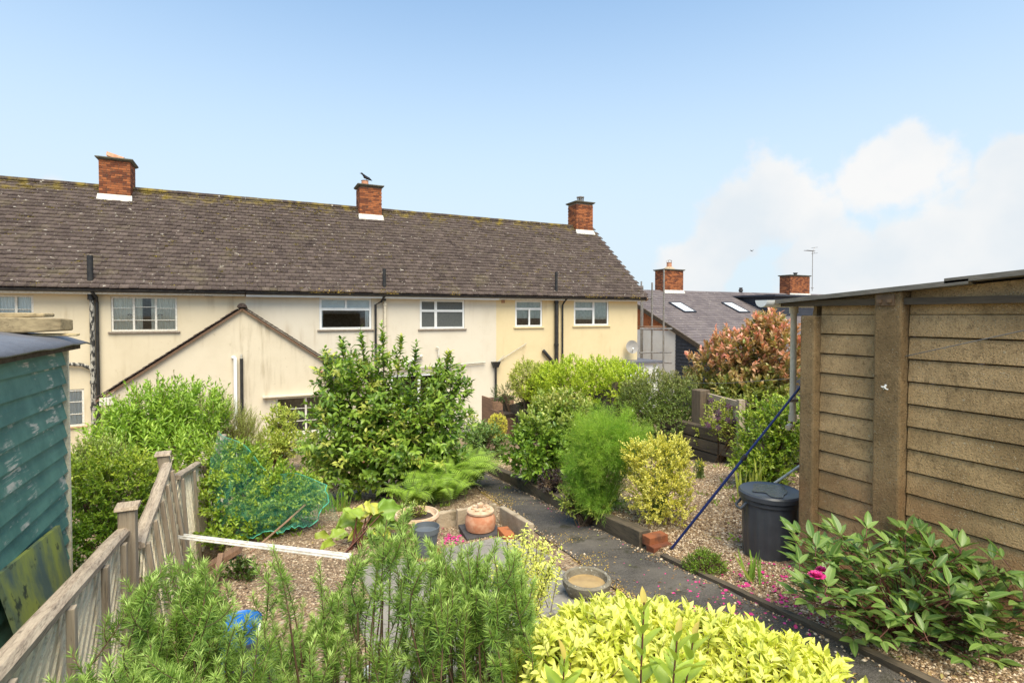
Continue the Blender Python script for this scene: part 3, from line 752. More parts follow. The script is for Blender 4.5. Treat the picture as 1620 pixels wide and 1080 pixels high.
for (h, a, b, c) in ((H_A, UB0, UB1 - .02, 0), (H_B, UB1 + .02, UB2 - .0, .015), (H_C, UB2 + .0, UB3 + .3, 0)):
    MB().box(a, b, SE + .06, SE + .085, ZE - .13 - c, ZE + .0).build('fascia', 'white_paint' if h is not H_B else 'white_upvc', h)
    MB().box(a, b, SE + .087, SW - .002, ZE - .11, ZE - .09).build('soffit', 'white_paint', h)
    m = MB(); rings = []
    for x in (a, b): rings.append([(x, SE - .0 + .065 * math.cos(q), ZE + .0 + .075 * math.sin(q)) for q in np.linspace(PI, 2 * PI, 8)])
    m._loft(rings, True).build('gutter', 'black_paint', h, smooth=True)
# moss and debris lying in the gutters
def moss_clump(house, px0, px1, mat):
    a = on_s(px0, 464, SE).x; b = on_s(px1, 464, SE).x; n = int((b - a) * 500); lv = Leaves()
    P = np.stack([RNG.uniform(a, b, n), SE + RNG.normal(0, .04, n), ZE + .01 + np.abs(RNG.normal(0, .04, n))], 1)
    lv.add(P, rnd3(n) + np.array([0, 0, .4]), rnd3(n), RNG.uniform(.03, .07, n)); foliage(house, lv, leaf_tpl(.5, shape='diamond'), mat, name='moss')
leafmat('moss', (0.325, 0.188, 0.050), (0.550, 0.413, 0.100), None, rough=.9, trans=.1)
for (h, a, b) in ((H_B, 490, 530), (H_B, 532, 560), (H_B, 598, 630), (H_C, 925, 960), (H_C, 972, 985), (H_C, 996, 1010), (H_B, 712, 728)): moss_clump(h, a, b, 'moss')

leafmat('roof_moss', (.13, .10, .02), (.36, .27, .05), None, rough=.9, trans=.1)
for (h, u0, u1, nc) in ((H_A, -9, UB1, 330), (H_B, UB1, UB2, 330), (H_C, UB2, UB3, 230)):
    lv = Leaves(); f_ = 1 - RNG.random(nc) ** 2.2 * .98; U = RNG.uniform(u0, u1, nc)
    for u, q in zip(U, f_):
        k = RNG.integers(6, 20); r = RNG.uniform(.015, .05); c = np.array([u, SE - .06, ZE + .03]) + np.array(sd) * (SLEN * min(q, .995)) + np.array(sn) * .035
        P = c + RNG.normal(0, r, (k, 1)) * np.array([1.6, 0, 0]) + RNG.normal(0, r * .5, (k, 1)) * np.array(sd); lv.add(P, np.array(sn) + rnd3(k) * .9, rnd3(k), RNG.uniform(.02, .045, k))
    foliage(h, lv, leaf_tpl(.7, shape='diamond'), 'roof_moss', name='moss')
def chimney(house, u0, u1, s0, s1, z0, z1, bricks=True, cap=.09, label=None, mort='mortar', apron=True, apz=None):
    o = MB().box(u0 + .012, u1 - .012, s0 + .012, s1 - .012, z0, z1).build('chimney', mort, house)
    if label: o['label'] = label
    ch, L = .075, .225; rows = int((z1 - z0) / ch); cache = {}
    meshes = []
    def brick(x0, x1, y0, y1, za, zb):
        key = (round(x1 - x0, 3), round(y1 - y0, 3))
        if key not in cache:
            mm = MB().box(0, key[0], 0, key[1], 0, zb - za); me = bpy.data.meshes.new('brick'); me.from_pydata(mm.v, [], mm.f); me.materials.append(MATS['brick']); cache[key] = me
        b = bpy.data.objects.new('brick', cache[key]); COL.objects.link(b); b.parent = o; b.location = (x0, y0, za)
    J = .010
    for r in range(rows):
        za = z0 + r * ch + J; zb = z0 + (r + 1) * ch
        u = u0 - (L / 2 if r % 2 else 0)
        while u < u1 - .03:
            a = max(u, u0); b = min(u + L - J, u1)
            if b - a > .03: brick(a, b, s0 - random.uniform(0, .004), s0 + .10, za, zb)
            u += L
        s = s0 + .112 + (0 if r % 2 else L / 2) - L / 2
        while s < s1 - .03:
            a = max(s, s0 + .112); b = min(s + L - J, s1)
            if b - a > .03:
                if u0 < 0: brick(u1 - .10, u1 + random.uniform(0, .004), a, b, za, zb)
                else: brick(u0 - random.uniform(0, .004), u0 + .10, a, b, za, zb)
            s += L
    m = MB(); oh = .09
    m.hexa([(u0 - .03, s0 - .03, z1 + .001), (u1 + .03, s0 - .03, z1 + .001), (u1 + .03, s1 + .03, z1 + .001), (u0 - .03, s1 + .03, z1 + .001)],
           [(u0 - oh, s0 - oh, z1 + cap * .6), (u1 + oh, s0 - oh, z1 + cap * .6), (u1 + oh, s1 + oh, z1 + cap * .6), (u0 - oh, s1 + oh, z1 + cap * .6)])
    m.box(u0 - oh, u1 + oh, s0 - oh, s1 + oh, z1 + cap * .6 + .001, z1 + cap)
    m.build('cap', 'slate_cap', o)
    if apron:
        zf = apz if apz is not None else ZE + (s0 - SE) * sd.z / sd.y + .06
        m = MB(); m.hexa([(u0 - .06, s0 - .14, zf - .07), (u1 + .06, s0 - .14, zf - .07), (u1 + .06, s0 - .016, zf + .03), (u0 - .06, s0 - .016, zf + .03)],
                         [(u0 - .06, s0 - .14, zf - .05), (u1 + .06, s0 - .14, zf - .05), (u1 + .04, s0 - .012, zf + .17), (u0 - .04, s0 - .012, zf + .17)])
        m.build('flashing', 'lead', o)
    return o
c1a, c1b = on_s(156, 270, 22.62).x, on_s(206, 270, 22.62).x
zt = on_s(180, 254, 22.62).z
c = chimney(H_A, c1a, c1b, 22.62, 23.55, 3.7, zt)
cx = (c1a + c1b) / 2 - .12; cy = 23.0
MB().lathe([(.15, zt + .08), (.14, zt + .24), (.16, zt + .25)], (cx, cy, 0), 20).build('chimney_pot', 'terracotta', c, smooth=True)
m = MB(); rings = []
for x in (-.14, .34): rings.append([(cx + x + .1 * math.cos(q) * 0, cy + .2 * math.cos(q), zt + .20 + .17 * math.sin(q) - (.14 if x > 0 else 0)) for q in np.linspace(0, PI, 9)])
m._loft(rings, True).build('pot_cowl', 'terracotta', c, smooth=True)
c2a, c2b = on_s(569, 310, 22.66).x, on_s(604, 310, 22.66).x; zt2 = on_s(588, 296, 22.66).z
c = chimney(H_B, c2a, c2b, 22.66, 23.45, 3.75, zt2)
MB().lathe([(.17, zt2 + .08), (.15, zt2 + .10), (.14, zt2 + .30), (.16, zt2 + .31)], (c2a + .28, 23.0, 0), 20).build('chimney_pot', 'terracotta', c, smooth=True)
c3a, c3b = on_s(912, 335, 22.8).x, on_s(938, 335, 22.8).x; zt3 = on_s(925, 322, 22.8).z
c = chimney(H_C, c3a, c3b, 22.8, 23.6, 3.8, zt3)
m = MB(); cx, cy = (c3a + c3b) / 2, 23.2
for k in range(6): a = k * PI / 3; m.beam((cx + .17 * math.cos(a), cy + .17 * math.sin(a), zt3 + .08), (cx + .17 * math.cos(a), cy + .17 * math.sin(a), zt3 + .36), .05, .02)
m.lathe([(.2, zt3 + .36), (.2, zt3 + .40), (.06, zt3 + .44)], (cx, cy, 0), 16); m.lathe([(.11, zt3 + .08), (.11, zt3 + .30)], (cx, cy, 0), 16)
m.build('chimney_cowl', 'steel', c)

# pipes and fittings on the terrace walls
def pipe(house, pts, r, mat, name='drainpipe', collars=(), n=10):
    m = MB().tube(pts, r, n)
    for (p, q) in collars: m.tube([Vector(p) - Vector((0, 0, .05)), Vector(p) + Vector((0, 0, .05))], r * 1.3, n)
    return m.build(name, mat, house, smooth=True)
def W(px, py, off=.08): return on_s(px, py, SW - off)
a = W(145, 460, .1).x
pipe(H_A, [(a, SW - .1, .62), (a, SW - .1, ZB)], .062, 'peeling_paint', 'soil_pipe', [((a, SW - .1, W(145, y, .1).z), 0) for y in (468, 582, 604, 645)])
pipe(H_A, [(a, SW - .1, -1.55), (a - .25, SW - .1, -1.42), (a - .75, SW - .1, -1.36), (a - 1.3, SW - .1, -1.32)], .055, 'peeling_paint', 'waste_pipe')
b = W(153, 460, .1).x
pipe(H_A, [(b - .06, SE, ZE - .06), (b, SW - .16, ZE - .22), (b, SW - .09, ZE - .36), (b, SW - .09, ZB)], .042, 'black_paint')
for (h, px, y0, y1, r) in ((H_A, 143, 404, 452, .075), (H_B, 608, 425, 458, .06), (H_C, 880, 430, 462, .06)):
    s_ = 19.06; p = on_s(px, y1, s_); q = on_s(px, y0, s_); pipe(h, [(p.x, s_, p.z - .4), (p.x, s_, q.z)], r, 'black_paint', 'vent_pipe')
p = W(606, 464); q = W(594, 480)
pipe(H_B, [(p.x, SE, ZE - .06), (p.x - .08, SW - .2, ZE - .25), (q.x, SW - .09, ZE - .36), (q.x, SW - .09, ZB)], .04, 'black_paint')
p = W(609, 480); pipe(H_B, [(p.x, SW - .08, ZE - .16), (p.x, SW - .08, ZB)], .055, 'pale_pipe', 'soil_pipe', [((p.x, SW - .08, W(608, 481).z), 0)])
pipe(H_B, [W(637, 577), W(664, 564), W(668, 563)], .055, 'white_paint', 'waste_pipe')
pipe(H_B, [W(560, 592), W(645, 583), W(768, 573)], .03, 'grey_pipe', 'waste_pipe'); pipe(H_B, [W(694, 562), W(694, 550), W(690, 549)], .03, 'white_paint', 'overflow_pipe')
p = W(784, 576)
m = MB(); x, z = p.x, p.z; m.hexa([(x - .09, SW - .17, z - .12), (x + .09, SW - .17, z - .12), (x + .09, SW - .03, z - .12), (x - .09, SW - .03, z - .12)], [(x - .17, SW - .22, z + .1), (x + .17, SW - .22, z + .1), (x + .17, SW - .02, z + .1), (x - .17, SW - .02, z + .1)])
m.build('hopper', 'black_paint', H_C); pipe(H_C, [(x, SW - .1, z - .1), (x, SW - .1, ZB)], .045, 'black_paint')
pipe(H_C, [W(786, 573), W(833, 543)], .016, 'grey_pipe', 'waste_pipe'); pipe(H_C, [W(788, 571), W(798, 562)], .014, 'grey_pipe', 'waste_pipe')
p = W(880, 470); pipe(H_C, [(p.x, SW - .1, ZE - .1), (p.x, SW - .1, ZB)], .075, 'black_paint', 'soil_pipe', [((p.x, SW - .1, W(880, y).z), 0) for y in (478, 545)])
pipe(H_C, [(p.x, SW - .1, W(880, 580).z), W(872, 569, .1), W(861, 556, .1), W(859, 554, .06)], .07, 'black_paint', 'waste_pipe')
q = W(890, 475); pipe(H_C, [(q.x + .05, SE, ZE - .05), (q.x + .02, SW - .16, ZE - .2), (q.x, SW - .08, ZE - .32), (q.x, SW - .08, ZB)], .04, 'black_paint')
q = W(885, 490); pipe(H_C, [(q.x, SW - .06, ZE - .3), (q.x, SW - .06, ZB)], .022, 'render_yellow', 'waste_pipe')
p = W(796, 476, .02); MB().box(p.x - .07, p.x + .07, SW - .03, SW + .01, p.z - .08, p.z + .08).build('air_vent', 'terracotta_sill', H_C)
for (h, px) in ((H_A, 330), (H_B, 463), (H_B, 782), (H_C, 987)):
    p = W(px, 466, .02); m = MB()
    for k in range(4): m.box(p.x - .11, p.x + .11, SW - .012, SW + .005, p.z - .06 + k * .03, p.z - .045 + k * .03)
    m.build('air_brick', 'brown_sill', h)

def dish(name, label, c, r, aim, mat, foot):
    t = thing(name, label, 'satellite dish', c); c = Vector(c); aim = Vector(aim).normalized()
    x = aim.cross(Vector((0, 0, 1))).normalized(); y = x.cross(aim); m = MB(); rings = []
    for k in range(6):
        q = k / 5; rings.append([c + (x * math.cos(a) + y * math.sin(a) * 1.1) * (r * max(q, .02)) + aim * (.22 * r * q * q) for a in np.linspace(0, 2 * PI, 25)[:-1]])
    for k in range(6):
        q = 1 - k / 5; rings.append([c + (x * math.cos(a) + y * math.sin(a) * 1.1) * (r * max(q, .02)) + aim * (.22 * r * q * q - .012) for a in np.linspace(0, 2 * PI, 25)[:-1]])
    m._loft(rings).build('reflector', mat, t, smooth=True)
    MB().tube([c - y * r, c + aim * r * .9 - y * r * .4], .012, 6).build('feed_arm', 'steel', t)
    e = c + aim * r * .9 - y * r * .4; MB().tube([e, e - aim * .1], .035, 8).build('receiver', 'white_upvc', t)
    MB().tube([c - aim * .02, c - aim * .1, foot], .02, 8).build('bracket', 'steel', t)
    return t
p = W(1000, 549, .32); dish('satellite_dish', 'round grey satellite dish on the yellow end house wall', p, .27, (-.55, -1, .35), 'dish_grey', (p.x + .1, SW, p.z - .1))

# gabled rear extension shared by the left and middle houses
EX = thing('rear_extension', 'cream rendered single storey extension with a pitched tiled gable', 'extension', (0, 17.2, ZB))
SX = 17.2
pk = on_s(383, 486, SX); le = on_s(160, 627, SX); UL, UP, ZP, ZL = le.x, pk.x, pk.z, le.z; UR = 2 * UP - UL
rX = rect_s(436, 626, 530, 684, SX)
for (a, b, mat, holes) in ((UL + .1, UP, 'render_grimy', []), (UP, UR - .1, 'render_grimy', [rX])):
    m = MB(); wallgrid(m, a, b, ZB - .3, ZL - .02, SX, [h for h in holes]) if not holes else wallgrid(m, a, b, ZB - .3, max(ZL - .02, rX[3] + .05), SX, holes)
    zt_ = ZL - .02 if not holes else max(ZL - .02, rX[3] + .05)
    kk = (ZP - ZL) / (UP - UL)
    if not holes: m.quad((a, SX, zt_), (b, SX, zt_), (b, SX, ZP - .05)); m.quad((a, SX, ZB - .3), (a, SX, zt_), (a, SW, zt_), (a, SW, ZB - .3))
    else:
        ue = UP + (ZP - .05 - zt_) / kk; m.quad((a, SX, zt_), (min(ue, b), SX, zt_), (a, SX, ZP - .05)); m.quad((b, SX, ZB - .3), (b, SW, ZB - .3), (b, SW, zt_), (b, SX, zt_))
    m.build('wall', mat, EX)
w = window(EX, rX, SX, [(0, .5, [.33, .67]), (.5, 1, [.33, .67])], frame='white_paint', sill='white_paint')
MB().quad((rX[0] - .2, SX + .9, rX[2] - .3), (rX[1] + .2, SX + .9, rX[2] - .3), (rX[1] + .2, SX + .9, rX[3] + .2), (rX[0] - .2, SX + .9, rX[3] + .2)).build('inner_wall', 'brown_sill', EX)
MB().box(rX[0] - .35, rX[1] + .2, SX - .16, SX - .002, rX[3] + .03, rX[3] + .07).build('drip_ledge', 'render_pale', EX)
for sg in (-1, 1):
    ue, ze = (UL - .1 if sg < 0 else UR + .1), ZL - .06
    d = Vector((UP - ue, 0, ZP - ze)); L = d.length; d /= L; nrm = Vector((-d.z, 0, d.x)) if sg < 0 else Vector((d.z, 0, -d.x)); nrm = nrm if nrm.z > 0 else -nrm
    m = MB(); A = Vector((ue, SX - .12, ze)); B = Vector((UP, SX - .12, ZP)); Yv = Vector((0, SW - SX + .12, 0))
    m.quad(A, A + Yv, B + Yv, B); m.build('roof', 'roof_tile', EX)
    n = int(L / .16)
    cache = {}
    for k in range(n):
        # verge undercloak and the ends of the tile courses, then the courses behind
        for j in range(8):
            if k * .16 + .2 > L: continue
            p = A + d * (k * .16) + Vector((0, .0 + j * .232 + (.116 if k % 2 and j else 0), 0)) + nrm * (.012 + random.uniform(0, .008))
            key = random.randrange(5)
            if key not in cache:
                mm = MB(); w_ = .226; t_ = .022
                q = [Vector((0, 0, 0)), d * .20, d * .20 + Vector((0, w_, 0)), Vector((0, w_, 0))]
                mm.hexa([x_ + nrm * (.016 if i_ in (0, 3) else 0) for i_, x_ in enumerate(q)], [x_ + nrm * (t_ + (.016 if i_ in (0, 3) else 0)) for i_, x_ in enumerate(q)])
                me = bpy.data.meshes.new('tile'); me.from_pydata(mm.v, [], mm.f); a_ = me.attributes.new('leaf', 'FLOAT_COLOR', 'POINT')
                a_.data.foreach_set('color', np.tile([key / 5 + .1, 0, 0, 1], 8).astype(np.float32)); me.materials.append(MATS['roof_tile']); cache[key] = me
            o = bpy.data.objects.new('tile', cache[key]); COL.objects.link(o); o.parent = EX; o.matrix_parent_inverse = PMI(EX); o.location = p
    m = MB().beam(A + Vector((0, .05, -.05)) , B + Vector((0, .05, -.05)), .04, .06); m.build('bargeboard', 'brown_wood', EX)
for k in range(5):
    m = MB(); rings = []
    for y in (SX - .12 + k * .44, SX - .12 + k * .44 + .43): rings.append([(UP + .13 * math.cos(q), y, ZP + .0 + .12 * math.sin(q)) for q in np.linspace(0, PI, 8)])
    m._loft(rings, True).build('ridge_tile', 'roof_tile', EX, smooth=True)
p = on_s(372, 567, SX - .06); pipe(EX, [(p.x - .06, SX + .02, p.z + .03), (p.x - .03, SX - .06, p.z + .03), (p.x, SX - .06, p.z), (p.x, SX - .06, ZB)], .05, 'white_upvc', 'overflow_pipe')
p = on_s(382, 567, SX - .06); pipe(EX, [(p.x, SX - .06, p.z), (p.x, SX - .06, ZB)], .045, 'black_paint', 'soil_pipe'); pipe(EX, [(p.x, SX - .06, p.z + .12), (p.x, SX - .06, p.z)], .03, 'grey_pipe', 'vent_pipe')
p = on_s(527, 580, 17.0); dish('satellite_dish', 'dark grey satellite dish half hidden by the fruit tree', p, .34, (.35, -1, .15), 'bin_plastic', (p.x, 17.2, p.z - .4))
for (px, y) in ((166, 634),):
    p = on_s(px, y, SX); MB().box(p.x - .1, p.x + .25, SX - .1, SX - .003, p.z - .1, p.z + .1).build('eaves_box', 'white_paint', EX)

# ================================================================== the lower terrace beyond, with scaffold
NB = thing('far_house', 'grey tiled house with rooflights and dark cladding beyond the yellow end', 'house', (22, 24, -5.5))
NU, NR, NZ, NE = 20.4, 27.4, on_s(1030, 459, 27.4).z, 18.6
NK = math.tan(R(23.6)); nz = lambda s: NZ - (NR - s) * NK
NU1 = 46
nsd = Vector((0, math.cos(R(23.6)), math.sin(R(23.6)))); nsn = Vector((0, -nsd.z, nsd.y))
NSL = (NR - NE) / nsd.y
cuts = []
m = MB(); m.quad((NU, NE, nz(NE)), (NU1, NE, nz(NE)), (NU1, NR, NZ), (NU, NR, NZ)); m.quad((NU, NR, NZ), (NU1, NR, NZ), (NU1, NR + 8, NZ - 3.5), (NU, NR + 8, NZ - 3.5)); m.build('roof', 'far_tile', NB)
V = []; F = []; C = []
for r in range(int(NSL / .32)):       # long courses of interlocking tiles
    for k in range(int((NU1 - NU) / .33)):
        o = Vector((NU - .05 + k * .33, NE, nz(NE))) + nsd * (r * .32); i = len(V); w = .325; l = .36
        for (x, y, z) in ((0, 0, .045), (w, 0, .045), (w, l, .010), (0, l, .010), (0, 0, .012), (w, 0, .012)): V.append(o + Vector((x, 0, 0)) + nsd * y + nsn * z)
        F += [(i, i + 1, i + 2), (i, i + 2, i + 3), (i + 4, i + 5, i + 1), (i + 4, i + 1, i)]; t = RNG.random(); C += [(t, 0, 0, 1)] * 6
put(tri_mesh('roof_tiles', np.array([tuple(v) for v in V]), np.array(F), np.array(C)), 'roof_tiles', 'far_tile', NB, 'stuff')
m = MB(); m.beam((NU - .02, NE - .1, nz(NE) - .1), (NU - .02, NR, NZ - .06), .08, .22); m.build('bargeboard', 'bark_dark', NB)
sc_ = on_u(1068, 540, NU).y
m = MB(); m.quad((NU + .06, sc_, -6.5), (NU + .06, NR, -6.5), (NU + .06, NR, NZ - .2), (NU + .06, sc_, nz(sc_) - .15)); m.build('gable_wall', 'sheet_white', NB)
zb_ = on_u(1040, 522, NU).z
m = MB(); m.quad((NU + .05, sc_ + .6, zb_), (NU + .05, NR, zb_), (NU + .05, NR, NZ - .15), (NU + .05, sc_ + .6, nz(sc_ + .6) - .1)); m.build('brick_gable', 'brick', NB)
m = MB(); m.quad((NU + .06, NE + .3, -6.5), (NU + .06, sc_, -6.5), (NU + .06, sc_, nz(sc_) - .1), (NU + .06, NE + .3, nz(NE + .3) - .1)); m.build('gable_wall', 'clad_dark', NB)
k = 0
z = -5.2
while z < nz(sc_) - .2:
    s1 = sc_; s0 = max(NE + .3, NE + .3 + (z + .15 - nz(NE + .3)) / NK) if z + .15 > nz(NE + .3) else NE + .3
    if s1 - s0 > .1: MB().hexa([(NU + .01, s0, z), (NU + .058, s0, z), (NU + .058, s1, z), (NU + .01, s1, z)], [(NU + .04, s0, z + .17), (NU + .058, s0, z + .17), (NU + .058, s1, z + .17), (NU + .04, s1, z + .17)]).build('cladding_board', 'clad_dark', NB)
    z += .18
MB().box(NU + .02, NU1, NE + .35, NE + .4, -6.5, nz(NE) + .05).build('front_wall', 'clad_dark', NB)
def on_roof(px, py):
    d = raydir(px, py); k = (NZ - NK * NR) / (d.z - NK * d.y); return d * k
for (x0, y0, x1, y1) in ((1060, 481, 1083, 494.5), (1143, 481, 1163, 495)):
    a = on_roof(x0, y0); b = on_roof(x1 + 14, y0); c = on_roof(x1, y1); L = (Vector((0, c.y - a.y, c.z - a.z))).length * 1.0; wid = .80
    o0 = Vector((a.x, c.y, nz(c.y))); m = MB()
    def fr(x0_, x1_, y0_, y1_, h0, h1):
        q = [o0 + Vector((x, 0, 0)) + nsd * y for x, y in ((x0_, y0_), (x1_, y0_), (x1_, y1_), (x0_, y1_))]
        return [p + nsn * h0 for p in q], [p + nsn * h1 for p in q]
    for q in ((-.08, wid + .08, -.08, .0), (-.08, wid + .08, L, L + .08), (-.08, 0, 0, L), (wid, wid + .08, 0, L)): m.hexa(*fr(*q, .0, .12))
    o = m.build('rooflight', 'clad_dark', NB); MB().hexa(*fr(0, wid, 0, L, .07, .10)).build('pane', 'rooflight_glass', o)
# dormer clad in dark boards
a = on_roof(1150, 468); dz = a.z; ds = 23.5; du0 = on_s(1158, 470, NR - .6).x
m = MB(); m.box(du0, NU1 - 2, ds, NR - .3, dz - 2.3, dz - .12); m.build('dormer', 'clad_dark', NB)
o = MB().box(du0 - .25, NU1 - 1.8, ds - .3, NR - .2, dz - .118, dz + .0).build('dormer_roof', 'clad_dark', NB)
for k in range(9): MB().box(du0 + .02, NU1 - 2, ds - .02, ds - .003, dz - .32 - k * .2, dz - .14 - k * .2).build('cladding_board', 'clad_dark', NB)
n1a = on_s(1051, 440, 27.0).x; n1b = on_s(1081, 440, 27.0).x; nzt = on_s(1065, 428, 27.0).z
c = chimney(NB, n1a, n1b, 27.0, 27.9, NZ - .6, nzt, apz=NZ - .15)
MB().lathe([(.45, nzt + .09), (.2, nzt + .28)], ((n1a + n1b) / 2, 27.45, 0), 18).build('flaunching', 'trough_stone', c, smooth=True)
MB().lathe([(.17, nzt + .2), (.16, nzt + .55), (.19, nzt + .57)], ((n1a + n1b) / 2, 27.45, 0), 18).build('chimney_pot', 'terracotta', c, smooth=True)
m = MB(); 
for k in range(5): a_ = k * 1.256; m.tube([((n1a + n1b) / 2 + .15 * math.cos(a_), 27.45 + .15 * math.sin(a_), nzt + .57), ((n1a + n1b) / 2 + .2 * math.cos(a_), 27.45 + .2 * math.sin(a_), nzt + .68), ((n1a + n1b) / 2, 27.45, nzt + .74)], .012, 5)
m.build('bird_guard', 'steel', c)
n2a = on_s(1250, 450, 27.0).x; n2b = on_s(1281, 450, 27.0).x; nzt2 = on_s(1265, 437, 27.0).z
c = chimney(NB, n2a, n2b, 27.0, 27.9, NZ - .6, nzt2, apz=NZ - .15)
MB().lathe([(.12, nzt2 + .05), (.12, nzt2 + .22), (.16, nzt2 + .23), (.16, nzt2 + .30)], ((n2a + n2b) / 2, 27.4, 0), 14).build('chimney_pot', 'slate', c, smooth=True)
MB().box((n2a + n2b) / 2 - .45, (n2a + n2b) / 2 - .1, 27.3, 27.6, nzt2 + .05, nzt2 + .14).build('vent_cowl', 'slate', c)
p = on_s(1172, 462, 27.4); MB().lathe([(.11, NZ - .2), (.11, p.z + .05), (.15, p.z + .06), (.15, p.z + .18), (.10, p.z + .20), (.13, p.z + .3), (.05, p.z + .33)], (p.x, 27.4, 0), 14).build('flue', 'slate', NB, smooth=True)
q = on_s(1284, 450, 27.0); t_ = on_s(1284, 396, 27.0)
ae = thing('television_aerial', 'thin television aerial on a pole by the right far chimney', 'aerial', (q.x, 26.95, q.z - .4))
MB().tube([(q.x, 26.95, q.z - .5), (q.x, 26.95, t_.z)], .025, 6).build('pole', 'steel', ae)
m = MB(); m.tube([(q.x - .95, 26.95, t_.z - .06), (q.x + .25, 26.95, t_.z - .03)], .018, 6); m.build('boom', 'steel', ae)
for k in range(7): MB().tube([(q.x - .8 + k * .14, 26.75, t_.z - .05), (q.x - .8 + k * .14, 27.15, t_.z - .05)], .01, 5).build('element', 'steel', ae)
for k in (-1, 1):
    m = MB(); m.tube([(q.x + .1, 26.95, t_.z), (q.x + .22, 26.95, t_.z + .22 * k)], .014, 5); m.tube([(q.x + .22, 26.7, t_.z + .22 * k), (q.x + .22, 27.2, t_.z + .22 * k)], .014, 5); m.build('reflector', 'steel', ae)
m = MB(); m.box(q.x - .08, q.x + .12, 26.9, 27.0, q.z - .30, q.z - .26); m.build('bracket', 'steel', ae)
# scaffold standing in the gap
sf = thing('scaffold', 'steel tube scaffold standing in the gap beside the yellow house', 'scaffold', (18, 21, -5))
for (px, top, s) in ((1016, 452, 23.4), (1031, 447, 22.2), (1049.5, 447 - 20, 21.0), (1014, 445, 24.6)):
    b = on_s(px, 570, s); t_ = on_s(px, top, s); MB().tube([(b.x, s, -5.2), (b.x, s, t_.z)], .045, 8).build('standard', 'steel', sf, smooth=True)
for (x0, y0, x1, y1, s) in ((1012, 520, 1063, 520, 21.2), (1012, 558, 1062, 557, 21.2), (1010, 572, 1063, 574, 21.2), (1014, 470, 1033, 473, 22.3)):
    MB().tube([on_s(x0, y0, s), on_s(x1, y1, s)], .04, 8).build('ledger', 'steel', sf, smooth=True)
m = MB(); p0 = on_s(1012, 516, 22.4); p1 = on_s(1046, 515, 22.4)
for k in range(3): MB().box(p0.x, p1.x, 22.0 + k * .26, 22.24 + k * .26, p0.z - .05, p0.z).build('board', 'brown_wood', sf)
# flat porch roof against the end wall
p0 = on_s(985, 574, 18.4); p1 = on_s(1046, 573, 18.4)
t = thing('lean_to', 'low flat roofed lean-to with pale walls by the yellow end house', 'lean-to', (p0.x + .5, 18.6, ZB))
MB().box(p0.x, p1.x, 18.3, 20.5, p0.z - .06, p0.z + .03).build('roof', 'roof_felt', t)
MB().box(p0.x + .1, p1.x - .1, 18.45, 20.4, -4.6, p0.z - .062).build('wall', 'render_white', t)
# ================================================================== concrete garage on the right
GU = 3.79
GA_ = thing('concrete_garage', 'brown exposed-aggregate concrete panel garage with boarded courses', 'garage', (GU + 1.3, 0, -2))
sC, sP0, sP1 = 2.66, 2.16, 1.97      # corner, second post
def gtop(s): return .125 + (2.6 - s) * .072
def course(s0, s1, zb, zt0, zt1, u):  # one lapped course on the side wall: foot proud, head set back
    m = MB(); m.hexa([(u - .018, s0, zb), (u + .03, s0, zb), (u + .03, s1, zb), (u - .018, s1, zb)], [(u - .006, s0, zt0), (u + .03, s0, zt0), (u + .03, s1, zt1), (u - .006, s1, zt1)])
    return m.build('panel_course', 'exposed_concrete', GA_, bevel=.004)
PITCH_ = .1435
for (a, b) in ((sP1 + .19, sC - .10), (.35, sP1 - .0), (-1.6, .15)):
    z = 0.0
    course(a, b, .004, gtop(a) - .015, gtop(b) - .015, GU + .012)
    while z > -2.2:
        course(a, b, z - PITCH_ + .008, z, z, GU); z -= PITCH_
for (a, b, top) in ((sC - .105, sC + .03, -.005), (sP1, sP1 + .19, gtop(2.1) - .01), (.15, .35, gtop(.25) - .01)):
    m = MB(); m.hexa([(GU - .075, a + .012, -2.3), (GU + .05, a, -2.3), (GU + .05, b, -2.3), (GU - .075, b - .012, -2.3)], [(GU - .075, a + .012, top), (GU + .05, a, top), (GU + .05, b, top), (GU - .075, b - .012, top)])
    m.build('post', 'post_concrete', GA_, bevel=.012)
m = MB(); m.box(GU - .085, GU - .0755, 2.02, 2.13, .16 - .10, .16 - .03); 
for y in (2.045, 2.105): m.lathe([(.014, 0), (.014, .012)], (0, 0, 0), 6) if False else m.box(GU - .10, GU - .086, y - .012, y + .012, .078, .102)
m.build('bolt_plate', 'stem_brown', GA_)
z = 0.10
while z > -2.2:   # end wall towards the terrace
    m = MB(); m.hexa([(GU + .06, sC - .02, z - PITCH_ + .008), (GU + 2.6, sC - .02, z - PITCH_ + .008), (GU + 2.6, sC + .02, z - PITCH_ + .008), (GU + .06, sC + .02, z - PITCH_ + .008)], [(GU + .06, sC - .02, z), (GU + 2.6, sC - .02, z), (GU + 2.6, sC - .004, z), (GU + .06, sC - .004, z)])
    m.build('panel_course', 'exposed_concrete', GA_); z -= PITCH_
MB().box(GU + 2.6, GU + 2.66, -1.6, sC, -2.3, .1).build('far_wall', 'exposed_concrete', GA_)
MB().box(GU + .035, GU + 2.6, -1.66, -1.6, -2.3, .1).build('front_wall', 'exposed_concrete', GA_)
